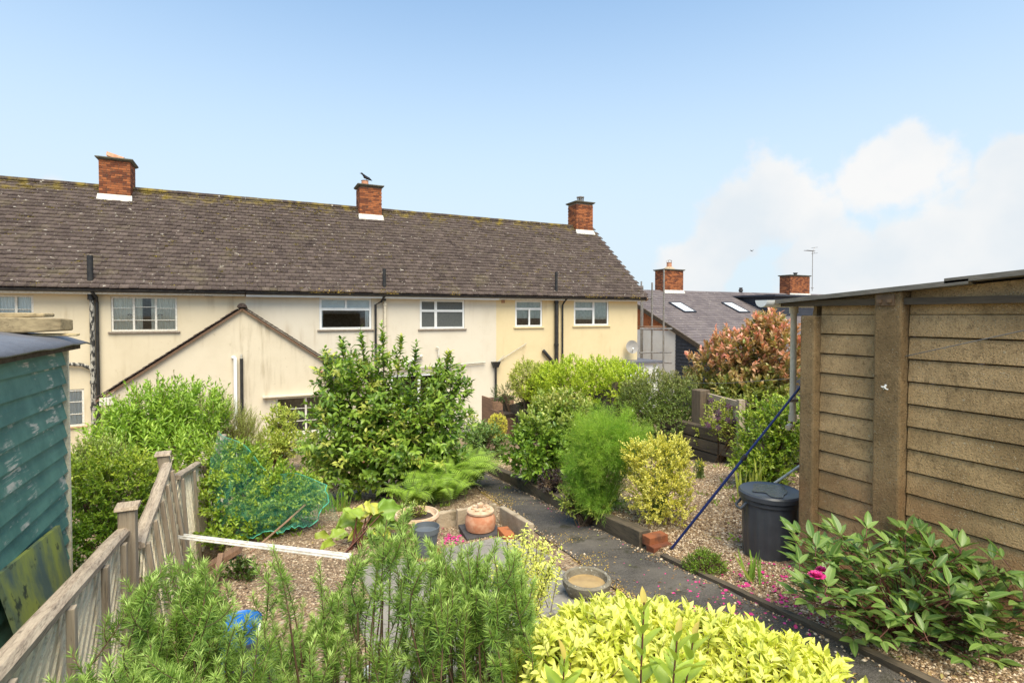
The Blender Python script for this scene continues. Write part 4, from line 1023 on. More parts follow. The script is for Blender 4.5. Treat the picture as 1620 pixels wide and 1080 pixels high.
for (a, b, dz) in ((1.62, sC + .26, 0), (.0, 1.74, .016), (-1.8, .12, .034)):    # overlapping corrugated roof sheets
    for j in range(3):
        n = 36; u0 = GU - .10 + j * .92; rings = []
        m = MB()
        for k in range(n):
            x0, x1 = u0 + k * .95 / n, u0 + (k + 1) * .95 / n
            w0, w1 = .012 * math.sin(x0 * 43), .012 * math.sin(x1 * 43)
            za, zb = gtop(a) + dz + j * .002, gtop(b) + dz + j * .002
            m.quad((x0, a, za + w0), (x1, a, za + w1), (x1, b, zb + w1), (x0, b, zb + w0)); m.quad((x0, b, zb + w0 - .009), (x1, b, zb + w1 - .009), (x1, a, za + w1 - .009), (x0, a, za + w0 - .009))
            m.quad((x0, b, zb + w0), (x1, b, zb + w1), (x1, b, zb + w1 - .009), (x0, b, zb + w0 - .009))
            if k == 0: m.quad((x0, a, za + w0), (x0, b, zb + w0), (x0, b, zb + w0 - .03), (x0, a, za + w0 - .03))
        m.build('roof_sheet', 'asbestos', GA_)
MB().box(GU - .055, GU + .0, -1.7, sC + .2, gtop(2.6) - .06, gtop(2.6) - .018).build('eaves_rail', 'sleeper_wood', GA_)
gs = sC + .27; gp = on_s(1256, 480, gs)
m = MB(); rings = []
for x in (GU - .19, GU + 2.5): rings.append([(x, gs + .055 * math.cos(q), gp.z + .022 + .055 * math.sin(q)) for q in np.linspace(PI, 2 * PI, 9)])
m._loft(rings, True).build('gutter', 'white_upvc', GA_, smooth=True)
px_, pz0 = gp.x + .0, gp.z - .02; zb = on_s(1250, 676, gs).z
m = MB().tube([(px_, gs, pz0 - .01), (px_, gs, zb + .06), (px_ - .015, gs, zb + .02), (px_ - .06, gs, zb)], .024, 12)
m.tube([(px_, gs, pz0 + .0), (px_, gs, pz0 - .06)], .034, 12); m.tube([(px_, gs, zb + .10), (px_, gs, zb + .05)], .031, 12)
m.build('drainpipe', 'pale_pipe', GA_, smooth=True)
MB().box(px_ + .0, GU + .1, gs - .05, gs - .03, -.7, -.68).build('pipe_bracket', 'steel', GA_)
# washing line with its clip and the blue prop
ps = on_u(1399, 613, GU - .10)
pole_top = on_s(1278, 597, 2.75); pole_bot = ground(1061, 869)
wl_ = MB(); far = at(1092, 606, 8.9); near = on_u(1618, 523, GU - .16)
wl_.tube([far, (far + pole_top) / 2 + Vector((0, 0, -.02)), pole_top, near, near + (near - pole_top) * .6], .0028, 5)
tag(wl_.build('washing_line', 'wire'), 'thin washing line strung past the garage wall and blue prop', 'washing line')
pr = thing('line_prop', 'dark blue metal clothes prop leaning from path edge to garage', 'clothes prop', pole_bot)
d = pole_top - pole_bot
MB().tube([pole_bot, pole_bot + d * .56], .0115, 12).build('lower_tube', 'blue_pole', pr, smooth=True)
MB().tube([pole_bot + d * .56, pole_top], .0095, 12).build('upper_tube', 'blue_pole', pr, smooth=True)
MB().tube([pole_bot + d * .55, pole_bot + d * .575], .019, 12).build('clamp', 'black_paint', pr, smooth=True)
MB().tube([pole_top - d * .012, pole_top + d * .012], .017, 10).build('end_cap', 'black_paint', pr, smooth=True)
MB().tube([pole_bot + d * .001, pole_bot + d * .01], .016, 10).build('foot', 'black_paint', pr, smooth=True)
m = MB(); q = Vector((GU - .095, ps.y, ps.z))
for k in range(9): m.tube([q + Vector(rnd3(1)[0]) * .004, q + Vector(rnd3(1)[0]) * .022], .004, 5)
tag(m.build('string_knot', 'white_upvc'), 'frayed white string knot on the concrete garage post', 'string')

# dustbin
bc = ground(1216, 876); bc = Vector((bc.x + .01, bc.y, float(gz(bc.x, bc.y)) - .01)); BR = .205
bn = thing('dustbin', 'black ribbed plastic dustbin with puddled lid beside the garage post', 'bin', bc)
n = 64; rings = []
for (r, z) in ((BR * .93, 0), (BR * .95, .03), (BR * 1.0, .28), (BR * 1.05, .50)):
    rings.append([bc + Vector((math.cos(2 * PI * k / n) * (r + (.009 if (k // 2) % 2 and z < .45 else 0)), math.sin(2 * PI * k / n) * (r + (.009 if (k // 2) % 2 and z < .45 else 0)), z)) for k in range(n)])
MB()._loft(rings).build('body', 'bin_plastic', bn, smooth=True)
MB().lathe([(BR * 1.06, .455), (BR * 1.12, .46), (BR * 1.12, .49), (BR * 1.06, .495)], bc, 48).build('rim', 'bin_plastic', bn, smooth=True)
MB().lathe([(BR * 1.10, .497), (BR * 1.20, .50), (BR * 1.20, .535), (BR * 1.14, .548), (BR * 1.06, .543), (BR * .6, .5415), (.001, .541)], bc, 48).build('lid', 'bin_plastic', bn, smooth=True)
m = MB(); 
m.quad(*[bc + Vector((.15 * math.cos(q) * (1 + .22 * math.sin(3 * q + 1) + .14 * math.sin(7 * q)), .15 * math.sin(q) * (1 + .25 * math.sin(2 * q) + .12 * math.sin(5 * q)), .5475)) for q in np.linspace(0, 2 * PI, 73)[:-1]])
m.build('puddle', 'lid_water', bn)
hx = raydir(1172, 800); side = Vector((-math.cos(YAW), math.sin(YAW), 0)); fwd = Vector((math.sin(YAW), math.cos(YAW), 0))
for sg in (1, -1):
    h0 = bc + side * sg * (BR * 1.07) - fwd * .05 * 1 + Vector((0, 0, .46)); h1 = h0 + fwd * .10
    MB().tube([h0, h0 + side * sg * .045 + Vector((0, 0, -.05)), (h0 + h1) / 2 + side * sg * .052 + Vector((0, 0, -.055)), h1 + side * sg * .045 + Vector((0, 0, -.05)), h1], .011, 8).build('handle', 'bin_plastic', bn, smooth=True)
a = on_s(1217, 769, 3.15); b = on_s(1264, 738, 2.95)
t = MB().tube([at(1205, 778, 4.75), at(1275, 730, 4.55)], .011, 8); tag(t.build('garden_cane', 'white_paint', smooth=True), 'pale bare stick propped behind the black dustbin', 'stick')
g = ground(1247, 872); m = MB(); z = float(gz(g.x, g.y))
m.hexa([(g.x - .10, g.y - .20, z - .05), (g.x + .13, g.y - .20, z - .05), (g.x + .13, g.y + .06, z - .05), (g.x - .10, g.y + .06, z - .05)], [(g.x - .10, g.y - .20, z + .13), (g.x + .12, g.y - .20, z + .135), (g.x + .12, g.y + .06, z + .14), (g.x - .09, g.y + .06, z + .13)])
simple('rusty_block', (.15, .065, .038), (.095, .05, .032), 12, .9, .5)
tag(m.build('masonry_block', 'rusty_block', bevel=.01), 'reddish brown masonry block beside the black dustbin', 'block')

# ================================================================== sleepers along the path
def sleeper(a, b, w, h, label, mat='sleeper_wood', name='timber_sleeper', z0=-.02, group='timber sleepers edging the path'):
    a = Vector(a); b = Vector(b); d = (b - a); x = Vector((d.y, -d.x, 0)).normalized() * w; m = MB(); N = 7; rings = []
    for k in range(N):
        p = a + d * (k / (N - 1)); j = [random.uniform(-.006, .006) for _ in range(4)]
        rings.append([p + Vector((0, 0, z0)) - x * 0 + Vector((j[0], 0, 0)), p + x + Vector((0, 0, z0)), p + x + Vector((j[1], 0, h + j[2])), p + Vector((j[0], 0, h + j[3]))])
    return tag(m._loft(rings).build(name, mat, bevel=.008), label, 'sleeper', group)
def pz(s): return -1.54 - .149 * s
def PR(s, o=0.0): return (float(path_right(s)) + o, s, pz(s))
sleeper(PR(3.80), PR(5.28), .12, .165, 'near timber sleeper edging the path in front of the fennel')
sleeper(PR(5.31), PR(7.05), .12, .155, 'middle timber sleeper edging the path beside the rounded shrub')
sleeper(PR(7.08), PR(8.85), .12, .16, 'far timber sleeper edging the path opposite the fern')
for k, (s, l, lab) in enumerate(((3.66, .11, 'red brick set at the near end of the sleeper edging'), (3.72, .105, 'upper red brick laid at the near end of the sleepers'))):
    u, _, z = PR(s - k * .02, .03); z += .0 if k == 0 else .067
    o = MB().box(u - .01, u + .20, s - .05, s + .055, z - .02, z + .065).build('brick', 'brick', bevel=.006); tag(o, lab, 'brick')
m = MB(); ss = np.linspace(.3, 3.5, 14)
m._loft([[Vector(PR(s, .01)) + Vector((0, 0, -.03)), Vector(PR(s, .06)) + Vector((0, 0, -.03)), Vector(PR(s, .06)) + Vector((0, 0, .035 + random.uniform(-.004, .004))), Vector(PR(s, .01)) + Vector((0, 0, .035))] for s in ss])
tag(m.build('edging_board', 'sleeper_wood'), 'low dark timber edging between asphalt and gravel by the peony', 'edging')
# board edging on the left by the fence
for (s0, s1, lab) in ((4.30, 5.18, 'near brown board edging the bed beside the fence'), (5.20, 6.05, 'far brown board edging the bed beside the fence')):
    m = MB(); m.hexa([(-.31, s0, float(gz(-.4, s0)) - .1), (-.26, s0, float(gz(-.4, s0)) - .1), (-.26, s1, float(gz(-.4, s1)) - .1), (-.31, s1, float(gz(-.4, s1)) - .1)],
                     [(-.31, s0, float(gz(0, s0)) + .06), (-.26, s0, float(gz(0, s0)) + .06), (-.26, s1, float(gz(0, s1)) + .07), (-.31, s1, float(gz(0, s1)) + .07)])
    tag(m.build('edging_board', 'brown_wood', bevel=.005), lab, 'edging', 'brown boards edging the left bed')
m = MB(); m.beam(G(-.5, 6.05, .1), G(-.1, 6.0, .10), .16, .05); tag(m.build('edging_board', 'brown_wood', bevel=.005), 'short red-brown board lying across the end of the left edging', 'edging')
# boundary retaining sleepers and post on the right
for k, (y0, lab) in enumerate(((735, 'lowest'), (712, 'middle'), (690, 'top'))):
    a = G(6.62, 5.6); z = a.z + .01 + k * .2
    for j, (s0, s1) in enumerate(((4.6, 6.05), (6.08, 7.4))):
        m = MB(); dz = -.149 * (s0 + s1) / 2 + .149 * 5.6
        m.hexa([(6.52, s0, z + dz), (6.68, s0, z + dz), (6.68, s1, z + dz), (6.52, s1, z + dz)], [(6.53, s0, z + dz + .185), (6.68, s0, z + dz + .185), (6.68, s1, z + dz + .185), (6.53, s1, z + dz + .18)])
        tag(m.build('retaining_sleeper', 'sleeper_wood', bevel=.01), '%s weathered sleeper in the %s half of the right boundary retaining wall' % (lab, ('near', 'far')[j]), 'sleeper', 'retaining sleepers on the right boundary')
pp = at(1108, 690, 9.0); pt = at(1108, 616, 9.0)
m = MB(); m.box(pp.x - .11, pp.x + .11, pp.y - .1, pp.y + .1, pp.z - .6, pt.z); tag(m.build('gate_post', 'brown_post', bevel=.012), 'thick weathered timber post standing beside the clematis', 'post')
t = thing('trellis_fence', 'low timber rail fence carrying the dark clematis', 'fence', at(1145, 690, 8.3))
MB().beam(at(1120, 626, 8.95), at(1172, 640, 7.9), .05, .09).build('rail', 'grey_wood', t); MB().beam(at(1120, 668, 8.95), at(1175, 682, 7.9), .05, .09).build('rail', 'grey_wood', t)
MB().beam(at(1172, 720, 7.9), at(1172, 632, 7.9), .09, .09).build('post', 'grey_post', t)
for k in range(4): x = 1126 + k * 12; Yd = 8.85 - k * .25; MB().beam(at(x, 690, Yd), at(x, 630 + k * 3, Yd), .09, .018).build('slat', 'grey_wood', t)
# dark close-boarded fence seen under the hedge
t = thing('boarded_fence', 'dark close-boarded fence under the hedge near the yellow house', 'fence', G(6.9, 13))
for k in range(46):
    s = 8.6 + k * .125; z = float(gz(6.8, s)); MB().box(6.86, 6.88, s, s + .12, z - .1, z + .95).build('board', 'sleeper_wood', t)
for s in (9.0, 11.0, 13.0, 14.35): z = float(gz(6.8, s)); MB().box(6.74, 6.84, s, s + .1, z - .1, z + 1.1).build('post', 'sleeper_wood', t)
# raised planters against the house
for (x0, y0, x1, y1, Y, lab) in ((778, 630, 812, 682, 16.5, 'brown timber raised planter below the black hopper'), (793, 652, 816, 684, 15.2, 'small red-brown timber trough in front of the raised planter')):
    a = at(x0, y0, Y); b = at(x1, y1, Y); t = thing('raised_planter', lab, 'planter', (a.x, a.y, b.z))
    hh = (a.z - b.z) / 4
    for k in range(4): MB().box(a.x, b.x + .15, a.y, a.y + .04, b.z - .3 + k * hh * 1.2, b.z - .3 + (k + 1) * hh * 1.2 - .01).build('board', 'brown_wood', t)
    for x in (a.x, b.x + .11): MB().box(x, x + .04, a.y - .042, a.y - .002, b.z - .4, a.z + .03).build('corner_post', 'brown_wood', t)
    for x in (a.x, b.x + .11): MB().box(x, x + .04, a.y + .042, a.y + .8, b.z - .4, a.z - .02).build('side_board', 'brown_wood', t)
    MB().box(a.x + .05, b.x + .1, a.y + .045, a.y + .7, b.z - .3, a.z - .08).build('soil', 'dark_soil', t)
p = at(764, 672, 14.5); m = MB().lathe([(.30, -.1), (.34, .0), (.30, .015), (.1, 0), (.001, 0)], (p.x, p.y, p.z), 20)
tag(m.build('bird_bath', 'trough_stone', smooth=True), 'shallow stone dish near the house wall beside the small gold conifer', 'dish')

# ================================================================== left fence
FN = thing('fence', 'weathered timber panel fence with diagonal boards along the left boundary', 'fence', (-.66, 4.2, -2.2))
def clip_strip(L, H, c0, c1, k):
    """part of the rectangle 0..L x 0..H with c0 <= a - k*b... <= c1 measured along the foot"""
    poly = [(0, 0), (L, 0), (L, H), (0, H)]
    for sgn, c in ((1, c0), (-1, c1)):
        out = []
        for i in range(len(poly)):
            p, q = poly[i], poly[(i + 1) % len(poly)]; fp = sgn * (p[0] - k * p[1] - c); fq = sgn * (q[0] - k * q[1] - c)
            if fp >= 0: out.append(p)
            if fp * fq < 0: t = fp / (fp - fq); out.append((p[0] + (q[0] - p[0]) * t, p[1] + (q[1] - p[1]) * t))
        poly = out
        if len(poly) < 3: return []
    return poly
def fence_panel(p0, p1, H, lean, battens, wid=.105, k=1.05, cap=True, gap=.004, lou=.022):
    p0 = Vector(p0); p1 = Vector(p1); ax = (p1 - p0); L = ax.length; ax /= L       # tops
    up = Vector((-math.sin(lean), 0, math.cos(lean))); nrm = Vector((math.cos(lean), 0, math.sin(lean)))
    base = p0 - up * H
    c = -k * H; i = 0
    while c < L:
        poly = clip_strip(L, H, c, c + wid - gap, k)
        if len(poly) >= 3:
            m = MB(); fr = [base + ax * a + up * b + nrm * (.004 + lou * (1 - (a - k * b - c) / wid)) for a, b in poly]; bk = [q - nrm * .012 for q in fr]
            j = len(poly); m.v = [tuple(q) for q in fr + bk]; m.f = [tuple(range(j)), tuple(reversed(range(j, 2 * j)))] + [(q, q + j, (q + 1) % j + j, (q + 1) % j) for q in range(j)]
            m.build('slat', 'slat_wood', FN)
        c += wid
    for t in battens:
        a = base + ax * (L * t) + nrm * .056 - up * .02; b = a + up * (H - .0)
        MB().beam(a, b, .045, .032, up=tuple(nrm)).build('batten', 'grey_post', FN, bevel=.004)
    if cap:
        pts = [p0 + ax * (L * t) + nrm * .012 + up * .015 + Vector((random.uniform(-.004, .004), 0, random.uniform(-.004, .004))) for t in np.linspace(-.005, 1.005, 9)]
        m = MB(); rings = []
        for p in pts: rings.append([p + nrm * (.042 * a) + up * (.024 * b) for a, b in ((-1, -1), (1, -1), (1.05, .2), (.5, 1), (-.5, 1), (-1.05, .2))])
        m._loft(rings).build('top_rail', 'grey_wood', FN, smooth=False)
def fpost(px, py, Y, hb, lean=0., w=.095, cap=True):
    p = at(px, py, Y); b = p + Vector((math.sin(lean) * hb, 0, -hb))
    MB().beam(b, p, w, w, up=(1, 0, 0)).build('post', 'grey_post', FN, bevel=.005)
    if cap:
        m = MB(); q = p + Vector((0, 0, .003)); w2 = w * .68
        m.hexa([q + Vector((-w2, -w2, 0)), q + Vector((w2, -w2, 0)), q + Vector((w2, w2, 0)), q + Vector((-w2, w2, 0))], [q + Vector((-w2, -w2 * .8, .022)), q + Vector((w2, -w2 * .8, .022)), q + Vector((w2, w2 * .8, .03)), q + Vector((-w2, w2 * .8, .03))])
        m.build('post_cap', 'grey_wood', FN, bevel=.004)
a0 = at(188, 846, 3.40); near0 = Vector((a0.x + .03, 1.55, a0.z + (a0.y - 1.55) * .14)); near1 = near0 + (near0 - a0).normalized() * 1.8
fence_panel(near0, a0, 1.0, 0, [.02, .24, .50, .74, .93], .125, 1.0, True, .003, .010)
fence_panel(near1, near0 - Vector((0, .1, 0)), 1.0, 0, [.1, .5, .9], .16)
fpost(202, 804, 3.47, 1.15); 
MB().beam(near0 + Vector((0, -.05, -1.1)), near0 + Vector((0, -.05, .06)), .09, .09, up=(1, 0, 0)).build('post', 'grey_post', FN)
b0 = at(214, 866, 3.56); b1 = at(262, 738, 5.05)
fence_panel(b0, b1, 1.0, R(7), [.05, .27, .50, .72, .94], .095, .9, True, .006, .022)
fpost(258, 720, 5.12, 1.2, R(9))
c0 = at(276, 757, 5.22); c1 = at(316, 731, 6.75)
fence_panel(c0, c1, 1.15, R(3), [.04, .48, .96], .11, 1.0, True, .006, .02)
d0 = at(318, 742, 6.85); d1 = at(352, 690, 8.5)
fence_panel(d0, d1, 1.15, 0, [.04, .5, .96], .11)
MB().beam(at(346, 682, 6.9) + Vector((0, 0, -1.4)), at(346, 682, 6.9), .03, .03).build('stake', 'grey_post', FN)

# ================================================================== teal shed on the far left
su = -1.36; sc0 = on_u(97, 560, su); SH = thing('garden_shed', 'teal painted clapboard shed with peeling boards behind the left fence', 'shed', (su - .6, 4.2, -2.4))
sFar = sc0.y; zt = on_u(95, 546, su).z; sNear = 1.6
k = 0; z = zt; bh = .142
while z > -2.5:
    tilt = .0 + .02 * math.sin(k * 1.7); h = bh * (1 + .06 * math.sin(k * 2.3)); m = MB(); m.hexa([(su - .02, sNear, z - h - .012 + .05 + tilt), (su + .034, sNear, z - h - .016 + .05 + tilt), (su + .034, sFar - .012, z - h - .016), (su - .02, sFar - .012, z - h - .012)], [(su - .02, sNear, z + .05 + tilt), (su - .004, sNear, z + .05 + tilt), (su - .004, sFar - .012, z), (su - .02, sFar - .012, z)])
    m.build('board', 'teal_paint', SH); z -= h; k += 1
MB().box(su - .03, su + .042, sFar - .010, sFar + .028, -2.6, zt + .01).build('corner_trim', 'slat_wood', SH)
MB().box(su - 1.6, su - .03, sFar - .02, sFar + .0, -2.6, zt + .0).build('end_wall', 'teal_paint', SH)
MB().box(su - 1.6, su - .025, sNear, sNear + .02, -2.6, zt).build('end_wall', 'teal_paint', SH); MB().box(su - 1.62, su - 1.6, sNear, sFar, -2.6, zt + .2).build('back_wall', 'teal_paint', SH)
V = []; nU, nS = 14, 40; m = MB()
for i in range(nU):
    for j in range(nS):
        u = su + .16 - i / (nU - 1) * 1.9; s = sNear + (sFar + .17 - sNear) * j / (nS - 1)
        wob = .004 * math.sin(s * 9 + i) + random.uniform(-.003, .003)
        m.v.append((u, s, zt + .055 + (i / (nU - 1)) * .22 + wob - (.035 if i == 0 else 0) - (.02 if j == nS - 1 else 0)))
for i in range(nU - 1):
    for j in range(nS - 1): a = i * nS + j; m.f.append((a, a + 1, a + nS + 1, a + nS))
o = m.build('roof_felt', 'roof_felt', SH, smooth=True); md = o.modifiers.new('thick', 'SOLIDIFY'); md.thickness = .012
MB().box(su - .02, su + .10, sNear, sFar + .10, zt - .035, zt + .012).build('eaves_board', 'bark_dark', SH)
MB().box(su + .02, su + .09, sFar + .04, sFar + .12, zt - .03, zt + .02).build('rafter_end', 'grey_wood', SH)
e = at(105, 513, sc0.y / 1.27); 
def balk(p1, L, w, h, label, ang=0.0, mat='beam_wood'):
    m = MB(); d = Vector((-math.cos(ang), -math.sin(ang), 0)); y = Vector((-d.y, d.x, 0)); N = 8; rings = []
    for k in range(N):
        p = Vector(p1) + d * (L * k / (N - 1)); j = [random.uniform(-.006, .006) for _ in range(4)]
        ch = .82 if k == 0 else 1
        rings.append([p + y * (w / 2 * a * ch) + Vector((0, 0, h / 2 * b * ch + j[i])) for i, (a, b) in enumerate(((-1, -1), (1, -1), (1, 1), (-1, 1)))])
    return tag(m._loft(rings).build('timber_beam', mat, bevel=.01), label, 'timber', 'old timbers lying on the shed roof')
Yb = 4.15
balk(at(106, 514, Yb), 1.9, .16, .118, 'thick weathered grey-brown timber lying on the shed roof', R(-24))
balk(at(78, 498.5, Yb + .1), 1.8, .14, .035, 'thin timber plank on top of the thick beam on the shed', R(-24))
balk(at(124, 529.5, Yb), 2.0, .05, .018, 'thin orange batten lying under the beam on the shed roof', R(-24), 'bamboo')
q = [at(-12, 912, 3.02), at(88, 831, 4.0), at(113, 936, 4.02), at(28, 1022, 3.05)]
m = MB(); off = Vector((.025, 0, 0)); m.hexa([q[3], q[2], q[2] + off, q[3] + off], [q[0], q[1], q[1] + off, q[0] + off])
m.f = [tuple(f) for f in m.f]; tag(m.build('old_board', 'algae_board'), 'green algae covered sheet leaning between the shed and the fence', 'board')

# ================================================================== pots, stones and odds and ends
def stone_slab(a, b, h, th, label, zb=-.05):
    a = Vector(a); b = Vector(b); d = b - a; x = Vector((d.y, -d.x, 0)).normalized() * th; N = 6; rings = []
    for k in range(N):
        p = a + d * (k / (N - 1)); j = [random.uniform(-.008, .008) for _ in range(3)]
        rings.append([p + Vector((0, 0, zb)), p + x + Vector((0, 0, zb)), p + x * (1 + j[0]) + Vector((0, 0, h + j[1])), p + Vector((0, 0, h + j[2]))])
    return tag(MB()._loft(rings).build('stone_slab', 'trough_stone', bevel=.01), label, 'stone slab', 'stone slabs around the terracotta forcer')
A_ = ground(724, 838); B_ = ground(786, 827); C_ = ground(836, 862)
top = .25
stone_slab(A_, B_, .22, -.055, 'stone slab on edge behind the terracotta forcer')
stone_slab(B_ + Vector((.02, -.02, 0)), C_, .20, -.06, 'long stone slab on edge between terracotta forcer and path')
stone_slab(ground(690, 838), ground(722, 833), .18, -.07, 'rough broken stone on edge beside the terracotta forcer')
stone_slab(ground(600, 842), ground(640, 838), .12, -.06, 'low stone half hidden behind the wide terracotta pot')
f = ground(760, 843); f.z = float(gz(f.x, f.y))
m = MB(); m.hexa([f + Vector((x, y, .0)) for x, y in ((-.22, -.17), (.17, -.22), (.22, .17), (-.17, .22))], [f + Vector((x, y, .045)) for x, y in ((-.22, -.17), (.17, -.22), (.22, .17), (-.17, .22))])
tag(m.build('slate_tile', 'slate', bevel=.004), 'dark slate tile under the terracotta forcer', 'tile')
K = .205 / .23
t = thing('terracotta_forcer', 'squat orange terracotta forcing pot with a knobbed lid', 'pot', f + Vector((0, 0, .046)))
MB().lathe([(.120, .046), (.152, .055), (.163, .11), (.160, .17), (.140, .212), (.134, .222), (.138, .232)], f, 40).build('body', 'terracotta', t, smooth=True)
MB().lathe([(.145, .2325), (.147, .250), (.136, .262), (.06, .268), (.03, .272), (.024, .285), (.036, .300), (.034, .318), (.012, .326), (.001, .327)], f, 36).build('lid', 'terracotta_pale', t, smooth=True)
m = MB()
for k in range(7):
    a = k * .9 + .3; c = f + Vector((.085 * math.cos(a), .085 * math.sin(a), .272)); s = .018 + .01 * random.random()
    m.lathe([(s * .5, -.008), (s, .004), (s * .5, .016)], c, 6, .2)
tag(m.build('pebble_ring', 'terracotta_pale'), 'loose pale stones lying on the terracotta forcer lid', 'stones')
b = ground(800, 852); m = MB(); z = float(gz(b.x, b.y)); m.hexa([b + Vector((x, y, -.01)) for x, y in ((-.06, -.1), (.05, -.12), (.07, .10), (-.04, .12))], [b + Vector((x, y, .085)) for x, y in ((-.06, -.1), (.05, -.12), (.07, .10), (-.04, .12))])
tag(m.build('brick', 'brick', bevel=.006), 'single red brick lying beside the terracotta forcer', 'brick')
f = ground(660, 852); f.z = float(gz(f.x, f.y))
t = thing('plant_pot', 'wide pale terracotta pot with a thick rolled rim', 'plant pot', f)
MB().lathe([(.13, 0), (.16, .10), (.185, .20), (.19, .215), (.225, .225), (.235, .25), (.225, .275), (.205, .278), (.195, .25), (.185, .235), (.0, .23)], f, 40).build('body', 'terracotta_pale', t, smooth=True)
MB().lathe([(.19, .231), (.10, .245), (.001, .25)], f, 24, .05).build('soil', 'dark_soil', t)
f2 = ground(674, 884); f2.z = float(gz(f2.x, f2.y)) + .02
t = thing('plastic_pot', 'dark grey plastic plant pot standing in a red saucer', 'plant pot', f2)
MB().lathe([(.085, .012), (.112, .235), (.122, .236), (.125, .285), (.119, .287), (.112, .24), (.001, .235)], f2, 36).build('body', 'grey_plastic', t, smooth=True)
MB().lathe([(.11, .005), (.135, .008), (.142, .045), (.134, .047), (.126, .018), (.001, .014)], f2, 36).build('saucer', 'terracotta', t, smooth=True)
f3 = ground(928, 943); f3.z = float(gz(f3.x, f3.y))
t = thing('stone_bowl', 'round lichen covered stone bowl holding silt beside the path', 'bowl', f3)
MB().lathe([(.10, .0), (.135, .02), (.17, .09), (.175, .13), (.160, .145), (.145, .138), (.135, .09), (.001, .075)], f3, 48, .012).build('body', 'lichen_stone', t, smooth=True)
MB().lathe([(.137, .095), (.08, .098), (.001, .099)], f3, 32).build('silt', 'silt', t)
# white strip resting between the fence and the rosemary
a = at(286, 849, 4.85); b = at(552, 882, 3.9); m = MB(); d = (b - a).normalized(); x = d.cross(Vector((0, 0, 1))).normalized(); u_ = x.cross(d)
prof = [(-.035, 0), (.035, 0), (.035, .006), (.026, .006), (.026, .022), (.018, .022), (.018, .006), (-.026, .006), (-.026, .018), (-.035, .018)]
m._loft([[p + x * px_ + u_ * pz_ for px_, pz_ in prof] for p in (a, b)]); tag(m.build('plastic_strip', 'dirty_upvc'), 'long white plastic channel strip lying from the fence across the bed', 'strip')
m = MB().tube([at(396, 874, 5.2), at(452, 826, 5.75), at(484, 797, 6.1)], .011, 6); tag(m.build('garden_stake', 'brown_wood'), 'thin brown stake leaning out of the green netting', 'stake')
# blue tub with a black pot behind the rosemary
f4 = at(378, 1045, 3.1); f4.z = float(gz(f4.x, f4.y)); zt = at(378, 985, 3.1).z - f4.z
t = thing('blue_tub', 'bright blue plastic tub half hidden behind the rosemary', 'tub', f4)
MB().lathe([(.09, 0), (.115, zt - .02), (.125, zt - .02), (.127, zt + .01), (.122, zt + .012), (.112, zt), (.085, .02), (.001, .02)], f4, 36).build('body', 'blue_plastic', t, smooth=True)
q = f4 + Vector((0, 0, zt)); MB().tube([q + side * .125, q + side * .11 + Vector((0, -.08, -.08)), q + Vector((0, -.13, -.1)), q - side * .11 + Vector((0, -.08, -.08)), q - side * .125], .006, 6).build('handle', 'white_upvc', t, smooth=True)
f5 = at(400, 1075, 2.7); f5.z = float(gz(f5.x, f5.y)); tag(MB().lathe([(.09, 0), (.115, .22), (.125, .222), (.125, .25), (.115, .25), (.10, .2), (.001, .19)], f5, 30).build('plastic_pot', 'bin_plastic', smooth=True), 'black plastic pot below the blue tub', 'plant pot')
f6 = at(594, 1040, 2.75); f6.z = float(gz(f6.x, f6.y)) + .0; tag(MB().lathe([(.05, 0), (.06, .11), (.065, .112), (.055, .112), (.045, .02), (.001, .02)], f6, 24).build('white_pot', 'white_upvc', smooth=True), 'small white pot among the rosemary stems', 'plant pot')
p = at(440, 737, 10); 
# a crow on the middle chimney and one in flight
def bird(label, p, s, facing, fly=False):
    p = Vector(p); fx = Vector(facing).normalized(); sd_ = Vector((-fx.y, fx.x, 0)); up = Vector((0, 0, 1)); t = thing('bird', label, 'bird', p)
    prof = [(-.24, .004, .00), (-.12, .03, .03), (-.04, .055, .07), (.05, .062, .10), (.12, .045, .15), (.155, .036, .185), (.19, .036, .20), (.215, .02, .198), (.225, .010, .195), (.27, .003, .188)]
    rings = [[p + fx * (x * s) + up * ((z + .02) * s) + (sd_ * math.cos(a) + up * math.sin(a)) * (r * s) for a in np.linspace(0, 2 * PI, 11)[:-1]] for x, r, z in prof]
    MB()._loft(rings).build('body', 'bird_black', t, smooth=True)
    for g in (-1, 1):
        m = MB()
        if fly: m.hexa([p + fx * (x * s) + sd_ * (g * y * s) + up * (z * s) for x, y, z in ((-.06, .04, .09), (.08, .04, .09), (.0, .42, .20), (-.08, .40, .19))], [p + fx * (x * s) + sd_ * (g * y * s) + up * ((z + .01) * s) for x, y, z in ((-.06, .04, .09), (.08, .04, .09), (.0, .42, .20), (-.08, .40, .19))])
        else: m.hexa([p + fx * (x * s) + sd_ * (g * y * s) + up * (z * s) for x, y, z in ((-.2, .03, .03), (.06, .062, .08), (.09, .055, .13), (-.08, .04, .12))], [p + fx * (x * s) + sd_ * (g * (y + .012) * s) + up * (z * s) for x, y, z in ((-.2, .03, .03), (.06, .062, .08), (.09, .055, .13), (-.08, .04, .12))])
        m.build('wing', 'bird_black', t)
        if not fly: MB().tube([p + sd_ * (g * .02 * s) + up * (.06 * s), p + sd_ * (g * .025 * s) - up * (.035 * s)], .006 * s, 5).build('leg', 'bird_black', t)
bird('black crow perched on the middle chimney pot', (c2a + .34, 23.0, zt2 + .335), 1.15, (-1, -.3, 0))
bird('tiny dark bird flying below the clouds', at(1189, 398, 40), .5, (-1, .2, 0), True)
